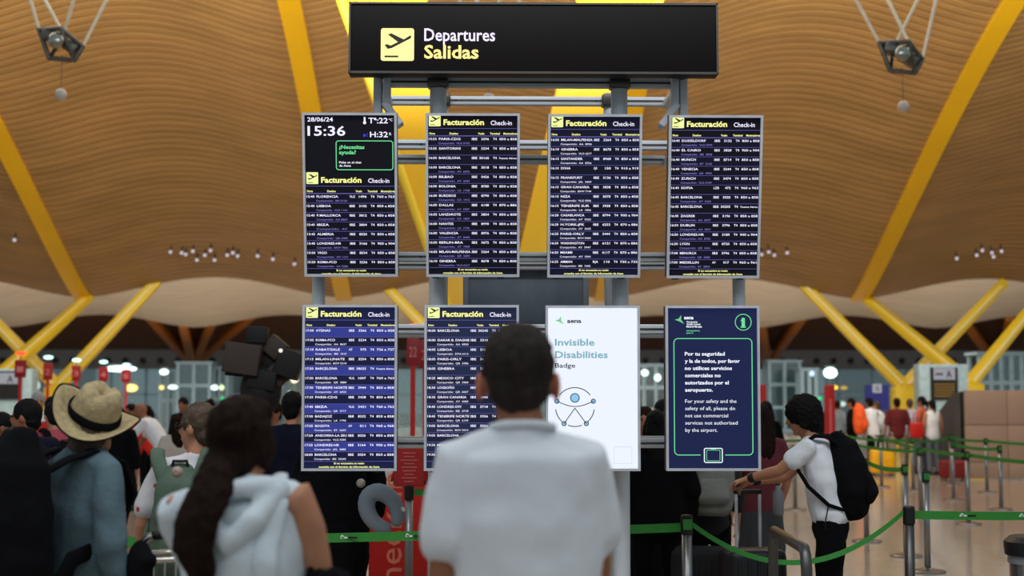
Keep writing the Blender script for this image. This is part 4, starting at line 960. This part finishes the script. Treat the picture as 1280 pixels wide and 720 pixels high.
# --- 2. woman with ponytail and white sleeveless hoodie
pw = G(308, 3.9)
wo, jw, hw_ = person('woman with a long brown ponytail and white sleeveless hoodie, seen from behind', pw, -12, 1.68, SKIN, mat('white_fleece', (206, 216, 222), .95, 0, .04, 5, .2, 80, .1), 0, mat('dark_denim', (34, 38, 50), .9), 'trousers', ('x', HAIRD), vox=.010, fold=.02, loose=.03, tl=.84, hy=-14, hp=10,
    J=dict(hea=(-.02, .03, 1.59), nec=(0, 0, 1.475), upp=(0, -.005, 1.41), che=(0, 0, 1.28), shR=(.165, -.005, 1.43), shL=(-.188, -.005, 1.40), elR=(.215, .04, 1.17), wrR=(.12, .24, 1.08), elL=(-.15, .14, 1.16), wrL=(-.02, .30, 1.12)), build=1.02)
s = 1.66/1.7; m = MB(); m.ball(hw_((0, -.02, .03)), (.087*s, .104*s, .099*s), None, 20, 14); m.ball(hw_((.0, -.06, -.04)), (.07*s, .05*s, .075*s)); m.ball(hw_((0, .03, .07)), (.078*s, .06*s, .05*s)); m.ball(hw_((-.068, .0, -.03)), (.022*s, .06*s, .07*s)); m.ball(hw_((.066, .01, -.02)), (.022*s, .055*s, .07*s))
hc = hw_((0, -.1, -.05)); Lx = Matrix.Rotation(R(12), 3, 'Z')
tail = [hc+V(q) for q in ((0, .02, .03), (.0, -.045, -.03), (-.01, -.085, -.09), (-.03, -.105, -.15), (-.035, -.11, -.21), (-.01, -.105, -.27), (.01, -.10, -.32))]
m.tube(tail, [(.055, .04), (.056, .04), (.062, .04), (.064, .04), (.058, .036), (.04, .028), (.016, .012)], side=(1, 0, 0), n=14); m.build('hair', HAIRD, wo, vox=.008, disp=(.03, .014))
m = MB(); nk = jw['nec']; HD = _m['white_fleece']
m.tube([nk+V((.105*cos(a), .08*sin(a)-.01, -.03+.018*cos(a)-.018*sin(a))) for a in [2*pi*k/20 for k in range(20)]], [.028]*20, n=12, closed=True)
m.tube([nk+V(q) for q in ((-.11, -.05, -.03), (-.06, -.10, -.10), (.0, -.115, -.15), (.07, -.10, -.09), (.115, -.04, -.01))], [.028, .035, .042, .036, .03], n=12)
q = jw['shL']; m.tube([q+V((.06, -.01, .0)), q, q.lerp(jw['elL'], .45), q.lerp(jw['elL'], .95)], [.06, .066, .066, .068], n=14)
m.build('hood', HD, wo, vox=.010, disp=(.1, .02))
m = MB(); m.tube([nk+V((.09, .03, .015)), nk+V((.11, -.06, -.05)), nk+V((.10, -.115, -.2)), nk+V((.09, -.12, -.42))], [(.028, .016), (.035, .018), (.04, .018), (.035, .016)], side=(1, 0, 0), n=12); m.build('hood_panel', HD, wo, vox=.010, disp=(.1, .015))
el = jw['elR']; Mw = Matrix.Translation(pw) @ Matrix.Rotation(R(-12), 4, 'Z')
bagp = Mw @ V((el.x+.0, el.y-.02, el.z-.22)); o = thing('black_shoulder_bag', 'fuzzy black bag in the crook of the right arm of the ponytailed woman', 'bag', bagp)
m = MB(); m.ball((0, 0, .14), (.085, .10, .14)); m.ball((.01, 0, .25), (.075, .08, .05)); m.build('bag', BCLOTH, o, vox=.012, disp=(.03, .03)); MB().tube([(-.03, -.05, .26), (-.02, .0, .32), (-.02, .06, .32), (-.03, .1, .26)], [.012]*4).build('strap', BCLOTH, o, smooth=True)

# --- 3. man with the straw hat
ph = G(108, 5.6)
DEN = mat('blue_green_denim', (88, 108, 116), .92, 0, .14, 7, .3, 50, .1)
ho, jh, hh_ = person('man in a wide straw hat and blue-green shirt, his back turned', ph, -42, 1.66, SKIN, DEN, 1.75, BCLOTH, 'trousers', ('short', HAIRG), vox=.011, fold=.03, loose=.03, build=1.05, hp=-8, tl=.80,
    hy=30, J=dict(hea=(.0, .03, 1.555), nec=(0, .0, 1.55), upp=(0, -.005, 1.485), elR=(.23, -.03, 1.17), wrR=(.21, .05, .92), shR=(.17, -.005, 1.44), shL=(-.17, -.005, 1.44)))
STR = mat('straw', (172, 154, 116), .85, 0, .22, 40, .5, 160, .1)
hat = MB(); s = 1; hb = hh_((0, 0, .03))+V((0, 0, .065)); HT = Matrix.Rotation(R(-26), 3, 'Y') @ Matrix.Rotation(R(14), 3, 'X'); HZ = Matrix.Rotation(R(42), 3, 'Z')
def hp_(x, y, z): return hb+HZ @ (Matrix.Rotation(R(26), 3, 'Y') @ (Matrix.Rotation(R(20), 3, 'X') @ V((x, y, z))))
vs = []; fs = []; n = 48
prof = [(.168, .0, 1), (.148, -.004, .9), (.125, -.008, .55), (.105, -.004, .15), (.098, .008, 0), (.095, .04, 0), (.088, .08, 0), (.078, .115, 0), (.055, .135, 0), (.025, .130, 0), (.002, .126, 0)]
prof2 = [(r_, z_-.006, k) for r_, z_, k in prof]
def hring(r_, z_, k, i):
    a = 2*pi*i/n; x, y = r_*cos(a), r_*1.12*sin(a); zz = z_+k*(.062*abs(cos(a))**2.2-.018*abs(sin(a)))
    if z_ > .1: zz -= .022*math.exp(-(x/.022)**2)*(1 if z_ > .12 else .6); x *= 1-.12*max(0, sin(a))
    return hp_(x, y, zz)
for r_, z_, k in prof: vs += [hring(r_, z_, k, i) for i in range(n)]
for q in range(len(prof)-1):
    for i in range(n): fs.append((q*n+i, q*n+(i+1) % n, (q+1)*n+(i+1) % n, (q+1)*n+i))
hat = MB().add(vs, fs).build('straw_hat', STR, ho, smooth=True); so = hat.modifiers.new('solid', 'SOLIDIFY'); so.thickness = .004
m = MB(); m.tube([hring(.1, .022, 0, i) for i in range(n)], [(.0055, .017)]*n, sides=[HZ @ V((cos(2*pi*i/n), sin(2*pi*i/n), 0)) for i in range(n)], n=8, closed=True); m.build('hat_band', BCLOTH, hat, smooth=True)
m = MB(); m.tube([hring(.169, .0, 1, i) for i in range(n)], [.0038]*n, n=6, closed=True); m.build('brim_trim', BCLOTH, hat, smooth=True)
backpack('huge black backpack on the man with the straw hat, filling the lower left corner', ho, jh, BCLOTH, .40, .72, .30, z0=.80, back=.15, xs=-.02)

# --- 4. woman with glasses, flowered T-shirt and green backpack
pg = G(247, 6.9); FLO = mat('flowered_cotton', (204, 200, 202), .95, 0, .03, 5, .1, 60, .1)
nt = FLO.node_tree; bs = nt.nodes['Principled BSDF']; vo = nt.nodes.new('ShaderNodeTexVoronoi'); vo.inputs['Scale'].default_value = 16; cr = nt.nodes.new('ShaderNodeValToRGB')
cr.color_ramp.elements[0].position = .26; cr.color_ramp.elements[0].color = (.42, .05, .05, 1); cr.color_ramp.elements[1].position = .33; cr.color_ramp.elements[1].color = (.6, .58, .6, 1)
tc = nt.nodes.new('ShaderNodeTexCoord'); nt.links.new(tc.outputs['Object'], vo.inputs['Vector']); nt.links.new(vo.outputs['Distance'], cr.inputs[0]); nt.links.new(cr.outputs[0], bs.inputs['Base Color'])
go, jg, hg_ = person('woman with short hair, glasses and a flowered white T-shirt, face turned left', pg, 8, 1.66, SKIN, FLO, .7, mat('olive_trousers', (60, 72, 58), .9), 'trousers', ('short', HAIRG), vox=.010, fold=.02, loose=.025, hy=58,
    J=dict(elL=(-.25, -.02, 1.12), wrL=(-.25, .10, .92)))
m = MB()
for sg in (-1, 1):
    c_ = (sg*.033, .096, .004); m.tube([hg_((c_[0]+.024*cos(2*pi*k/16), c_[1]-.004*abs(cos(2*pi*k/16)), c_[2]+.018*sin(2*pi*k/16))) for k in range(16)], [.0022]*16, n=6, closed=True)
    m.tube([hg_((sg*.057, .09, .006)), hg_((sg*.08, .06, .01)), hg_((sg*.083, -.01, .008))], [.002]*3, n=6)
m.tube([hg_((-.01, .1, .008)), hg_((.01, .1, .008))], [.002]*2, n=6); m.build('glasses', BLACK, go, smooth=True)
GRN = mat('grey_green_canvas', (84, 100, 86), .9, 0, .1, 8, .3, 60, .1)
backpack('grey-green canvas backpack on the woman with glasses', go, jg, GRN, .27, .50, .2, z0=.85, back=.12, xs=-.06, tilt=4, H=1.66)
o = tag(MB().tube([(0, 0, 0), (.0, -.012, 0)], [.026, .026], n=16).build('round_badge', mat('badge_white', (150, 132, 122), .4), None), 'round badge pinned to the grey-green backpack', 'badge')
o.location = W(222, 590, 6.50)

# --- 5. dark-haired youth in white T-shirt leaning on the luggage
py_ = G(1036, 9.02)
yo, jy, hy_ = person('dark-haired youth in a white T-shirt leaning on a suitcase handle, face turned left', py_, 72, 1.72, SKIN, WCLOTH, .5, BCLOTH, 'trousers', ('mop', HAIRB), vox=.009, fold=.025, loose=.022, lean=9, hp=-10, hy=8, tl=.965,
    J=dict(nec=(0, .115, 1.425), hea=(0, .165, 1.555), upp=(0, .085, 1.36), shR=(.165, .095, 1.365), shL=(-.165, .12, 1.365), elL=(-.13, .30, 1.22), wrL=(-.04, .50, 1.165), elR=(.14, .29, 1.17), wrR=(.05, .47, 1.145)),
    hands=dict(L=((0.2, .9, -.25), (0, -.2, -1), None, 40), R=((-.2, .9, -.3), (0, -.2, -1), None, 42)))
m = MB(); a_, b_ = jy['elR'].lerp(jy['wrR'], .93), jy['elR'].lerp(jy['wrR'], 1.0); m.tube([a_, b_], [.031, .031], n=16); m.build('watch_strap', BLACK, yo, smooth=True)
m = MB(); q = a_.lerp(b_, .5); m.ball(q+V((.022, -.01, .016)), (.016, .016, .016)); m.build('watch_case', mat('watch_white', (206, 206, 206), .3), yo, smooth=True)
m = MB(); a_, b_ = jy['elL'].lerp(jy['wrL'], .86), jy['elL'].lerp(jy['wrL'], .9); m.tube([a_, b_], [.033, .033], n=14); m.build('wristband', BLACK, yo, smooth=True)
bp = backpack('black backpack on the back of the dark-haired youth', yo, jy, BCLOTH, .33, .45, .25, z0=.99, back=.07, tilt=-8, straps=False)
sh = jy['shR']
for sg in (1, -1):
    x = sg*.12; c_ = V((0, bp.matrix_basis.translation.y, 0)); m = MB()
    Mi = (Matrix.Translation(yo.location) @ Matrix.Rotation(R(72), 4, 'Z'))
    loc = [V((x*.7, -.10, 1.36)), V((x, .0, 1.45)), V((x, .08, 1.455)), V((x, .19, 1.38)), V((x*1.15, .21, 1.28)), V((x*1.5, .12, 1.14)), V((x*1.45, .0, 1.03)), V((x*1.1, -.08, 1.0))]
    Bi = (Matrix.Translation(bp.location) @ bp.rotation_euler.to_matrix().to_4x4()).inverted()
    m.tube([Bi @ (Mi @ p) for p in loc], [(.03, .012)]*8, side=(1, 0, 0), n=10); m.build('strap', BCLOTH, bp, smooth=True)
    m = MB(); e = loc[6]; m.tube([Bi @ (Mi @ p) for p in (e, e+V((0, .02, -.1)), e+V((0, .02, -.16)))], [(.012, .004)]*3, n=8); m.build('strap_end', BLACK, bp, smooth=True)

# --- 6. traveller in black behind the first lower screen, with neck pillow
pk = G(425, 9.9)
ko, jk, _h = person('traveller in black behind the lower left screen', pk, -5, 1.72, SKIN, BCLOTH, 1.9, BCLOTH, 'trousers', ('long', HAIRB), vox=.014, build=1.15, loose=.04)
backpack('black backpack with a round pin, under the lower left screen', ko, jk, BCLOTH, .52, .98, .28, z0=.40, back=.13)
o = tag(MB().tube([(0, 0, 0), (0, -.01, 0)], [.03, .026], n=16).build('round_badge', mat('badge_pin', (170, 160, 150), .4), None), 'small round pin on the black backpack under the lower left screen', 'badge'); o.location = W(451, 604, 9.42)
o = thing('neck_pillow', 'grey U-shaped neck pillow hanging on the black backpack', 'neck pillow', W(498, 668, 9.35), rot=(0, R(-34), 0))
m = MB(); pts = [(.09*cos(R(a)), 0, .19+.125*sin(R(a))) for a in range(-62, 243, 15)]; m.tube(pts, [.043+.016*sin(pi*i/(len(pts)-1)) for i in range(len(pts))], side=(0, 1, 0), n=14)
m.build('cushion', mat('grey_velour', (128, 140, 152), .9, 0, .06), o, smooth=True); MB().box((.12, -.05, .12), (.02, .006, .03)).build('care_label', mat('paper', (214, 210, 214), .8), o)
person('dark figure in navy just left of the lower left screen', G(366, 11.2), -15, 1.74, SKIN, NAVY, 1.9, BCLOTH, 'trousers', ('short', HAIRB), build=1.1, vox=.016)
person('far person whose face shows beside the dark sculpture', G(343, 15), 150, 1.66, SKIN2, mat('grey_blue_cloth', (110, 120, 130), .9), 1.9, NAVY, hair=('short', HAIRD), vox=.018)
person('man in dark clothes at the left, between the screen and the ponytailed woman', G(318, 12.2), 10, 1.66, SKIN, BCLOTH, 1.9, BCLOTH, hair=('short', HAIRB), vox=.018)

# --- 7. behind the white / navy screens
person('person all in black right of the gantry post, below the screens', G(820, 10.1), 4, 1.60, SKIN2, BCLOTH, 1.9, BCLOTH, 'trousers', ('long', HAIRB), vox=.014, build=1.15, loose=.05)
o_, j_, _ = person('person in dark trousers carrying a grey backpack below the navy screen', G(885, 10.4), -4, 1.56, SKIN, mat('charcoal_cloth', (36, 36, 40), .9), 1.6, BCLOTH, 'trousers', ('ponytail', HAIRD), vox=.014)
backpack('light grey backpack below the navy notice screen', o_, j_, mat('grey_canvas', (128, 130, 124), .9, 0, .08, 8, .3, 60, .1), .34, .46, .2, z0=.90, back=.12, H=1.56)
person('long-haired woman in a maroon top and dark skirt beside the navy screen', G(950, 11.0), 15, 1.64, SKIN, mat('maroon_cloth', (96, 34, 44), .9), .6, mat('dark_grey_pleats', (58, 60, 62), .9, 0, .2, 20, stretch=(1, 1, .05)), 'skirt', ('long', HAIRD), vox=.014, J=dict(elR=(.24, .0, 1.12), wrR=(.22, .1, .9)))
o = thing('grey_bottle', 'pale grey bottle hanging beside the long-haired woman', 'bottle', W(973, 645, 10.7)); MB().lathe([(.035, 0), (.042, .02), (.042, .17), (.02, .2), (.018, .23)], n=16).build('bottle', mat('grey_plastic', (110, 112, 114), .5), o, smooth=True); MB().lathe([(.02, .23), (.02, .25)], n=12).build('cap', BLACK, o)
person('person in a navy and white top seen between the white and navy screens', G(806, 12.0), 175, 1.62, SKIN2, NAVY, .6, BCLOTH, hair=('short', HAIRD), vox=.016)
person('dark-haired person beside the left edge of the navy screen', G(830, 13.0), 100, 1.68, SKIN2, BCLOTH, 1.8, BCLOTH, hair=('short', HAIRB), vox=.016)
person('person in black with long hair right of the navy screen, farther back', G(957, 19), 20, 1.66, SKIN, BCLOTH, 1.8, BCLOTH, hair=('long', HAIRB), vox=.018)

# --- 8. crowd at left
person('man in a navy shirt at the left edge, face turned left', G(34, 9.6), 60, 1.68, SKIN2, NAVY, 1.8, BCLOTH, hair=('short', HAIRB), build=1.25, vox=.014, hy=25)
person('person cut by the left edge, facing right', G(3, 11), -70, 1.58, SKIN2, BCLOTH, 1.8, BCLOTH, hair=('short', HAIRB), vox=.016)
o_, j_, _ = person('man in a dusty pink shirt bending left, behind the straw hat', G(76, 12), 35, 1.68, SKIN, mat('dusty_pink', (168, 70, 84), .9), .7, BCLOTH, hair=('short', HAIRB), build=1.2, lean=14, vox=.014, hp=-12)
backpack('black backpack on the man in the dusty pink shirt', o_, j_, BCLOTH, .32, .42, .2, z0=.88, back=.11)
person('man with black hair just left of the straw hat brim', G(66, 15), 10, 1.71, SKIN, RED, 1.8, BCLOTH, hair=('short', HAIRB), vox=.018)
person('grey-haired person in white at the left, farther back', G(48, 18), -160, 1.78, SKIN, WCLOTH, .6, BCLOTH, hair=('short', mat('grey_hair', (150, 150, 150), .7)), vox=.018)
CR = mat('bright_red_jacket', (204, 30, 26), .8)
person('staff member in a red jacket and black trousers, standing facing left', G(184, 25.5), 70, 1.58, SKIN, CR, 1.9, BCLOTH, hair=('ponytail', HAIRB), vox=.02)
person('person in a dark red top just right of the straw hat', G(164, 22), 150, 1.62, SKIN2, CR, 1.9, NAVY, hair=('short', HAIRB), vox=.02)
person('tanned man in a white T-shirt bending over to the left', G(208, 21), 82, 1.76, SKIN2, WCLOTH, .62, BCLOTH, hair=('bald', HAIRB), vox=.016, lean=34, hp=-5, build=1.1, J=dict(elR=(.2, .42, 1.03), wrR=(.15, .55, .85), elL=(-.2, .45, 1.05), wrL=(-.12, .6, .9)))
person('long-haired woman in cream behind the woman with glasses', G(221, 17), 30, 1.50, SKIN, mat('cream_cloth', (190, 180, 168), .9), 1.8, NAVY, hair=('long', HAIRD), vox=.018)
person('person in black with dark glasses left of the glazed booth', G(229, 24), 160, 1.72, SKIN2, BCLOTH, 1.8, BCLOTH, hair=('short', HAIRB), vox=.02)
person('distant dark figure above the woman with glasses', G(263, 26), 10, 1.70, SKIN2, BCLOTH, 1.8, BCLOTH, hair=('short', HAIRB), vox=.02)
person('distant dark figure left of the ponytailed woman', G(246, 30), 20, 1.62, SKIN2, NAVY, 1.8, BCLOTH, hair=('short', HAIRB), vox=.022)
person('person in black shorts half hidden by the straw hat', G(148, 16.5), 5, 1.60, SKIN, BCLOTH, 1.6, BCLOTH, 'shorts', ('short', HAIRB), vox=.018, hy=0)
person('distant figure in dark blue between red sign and bending man', G(141, 30), 15, 1.66, SKIN2, NAVY, 1.8, BCLOTH, hair=('short', HAIRB), vox=.022)

# --- 9. queue at right
o_, j_, _ = person('man in black wearing an orange rucksack in the far right queue', G(1064, 33), 62, 1.72, SKIN2, BCLOTH, 1.8, BCLOTH, hair=('short', HAIRB), vox=.022)
backpack('bright orange rucksack in the far right queue', o_, j_, mat('bright_orange', (240, 92, 30), .7), .36, .58, .3, z0=.95, back=.12, straps=False).location = G(1074, 32.4, .98)
person('man in a white T-shirt leaning left in the queue below the blue sign', G(1091, 33), 30, 1.74, SKIN2, WCLOTH, .7, BCLOTH, hair=('short', HAIRB), vox=.02, lean=10, J=dict(elR=(.3, .2, 1.2), wrR=(.1, .4, 1.1)))
person('woman in a white top leaning beside the man in the white T-shirt', G(1105, 33.6), 60, 1.68, SKIN, WCLOTH, 1.5, mat('tan_trousers', (150, 124, 96), .9), hair=('short', HAIRG), vox=.02, lean=16, J=dict(elR=(.15, .45, 1.25), wrR=(.0, .6, 1.1)))
person('man in a maroon shirt and beige trousers in the queue', G(1121, 33), 4, 1.72, SKIN2, mat('maroon_shirt', (92, 22, 26), .9), .9, mat('beige_trousers', (156, 140, 120), .9), hair=('short', HAIRD), vox=.02, build=1.2)
person('person in a pale lavender shirt right of the man in maroon', G(1137, 34), -10, 1.70, SKIN, mat('lavender_stripes', (168, 166, 186), .9, 0, .15, 30), .9, mat('grey_trousers', (104, 100, 104), .9), hair=('short', HAIRG), vox=.02)
person('tall woman in a coral top with a red bag in the queue', G(1152, 32.5), 50, 1.76, SKIN2, mat('coral_cloth', (190, 96, 70), .9), .5, mat('grey_blue_jeans', (92, 100, 112), .9), hair=('ponytail', HAIRB), vox=.02)
o = thing('red_handbag', 'red handbag beside the tall woman in the queue', 'bag', G(1145, 31.9, .82)); MB().box((0, 0, .18), (.28, .14, .34)).build('bag', RED, o, bevel=.03); MB().tube([(-.08, 0, .34), (-.05, 0, .58), (.05, 0, .58), (.08, 0, .34)], [.012]*4).build('handle', RED, o, smooth=True)
person('woman in a white sleeveless top at the right end of the queue', G(1165, 32), 10, 1.68, SKIN, WCLOTH, 0, mat('grey_blue_jeans', (92, 100, 112), .9), hair=('ponytail', HAIRB), vox=.02)
person('distant person in dark clothes left of the red totem', G(1020, 34), 20, 1.68, SKIN2, BCLOTH, 1.8, NAVY, hair=('short', HAIRB), vox=.022)
person('distant person in grey behind the youth with the backpack', G(1047, 36), -40, 1.66, SKIN2, mat('grey_blue_cloth', (110, 120, 130), .9), 1.8, NAVY, hair=('short', HAIRD), vox=.022)
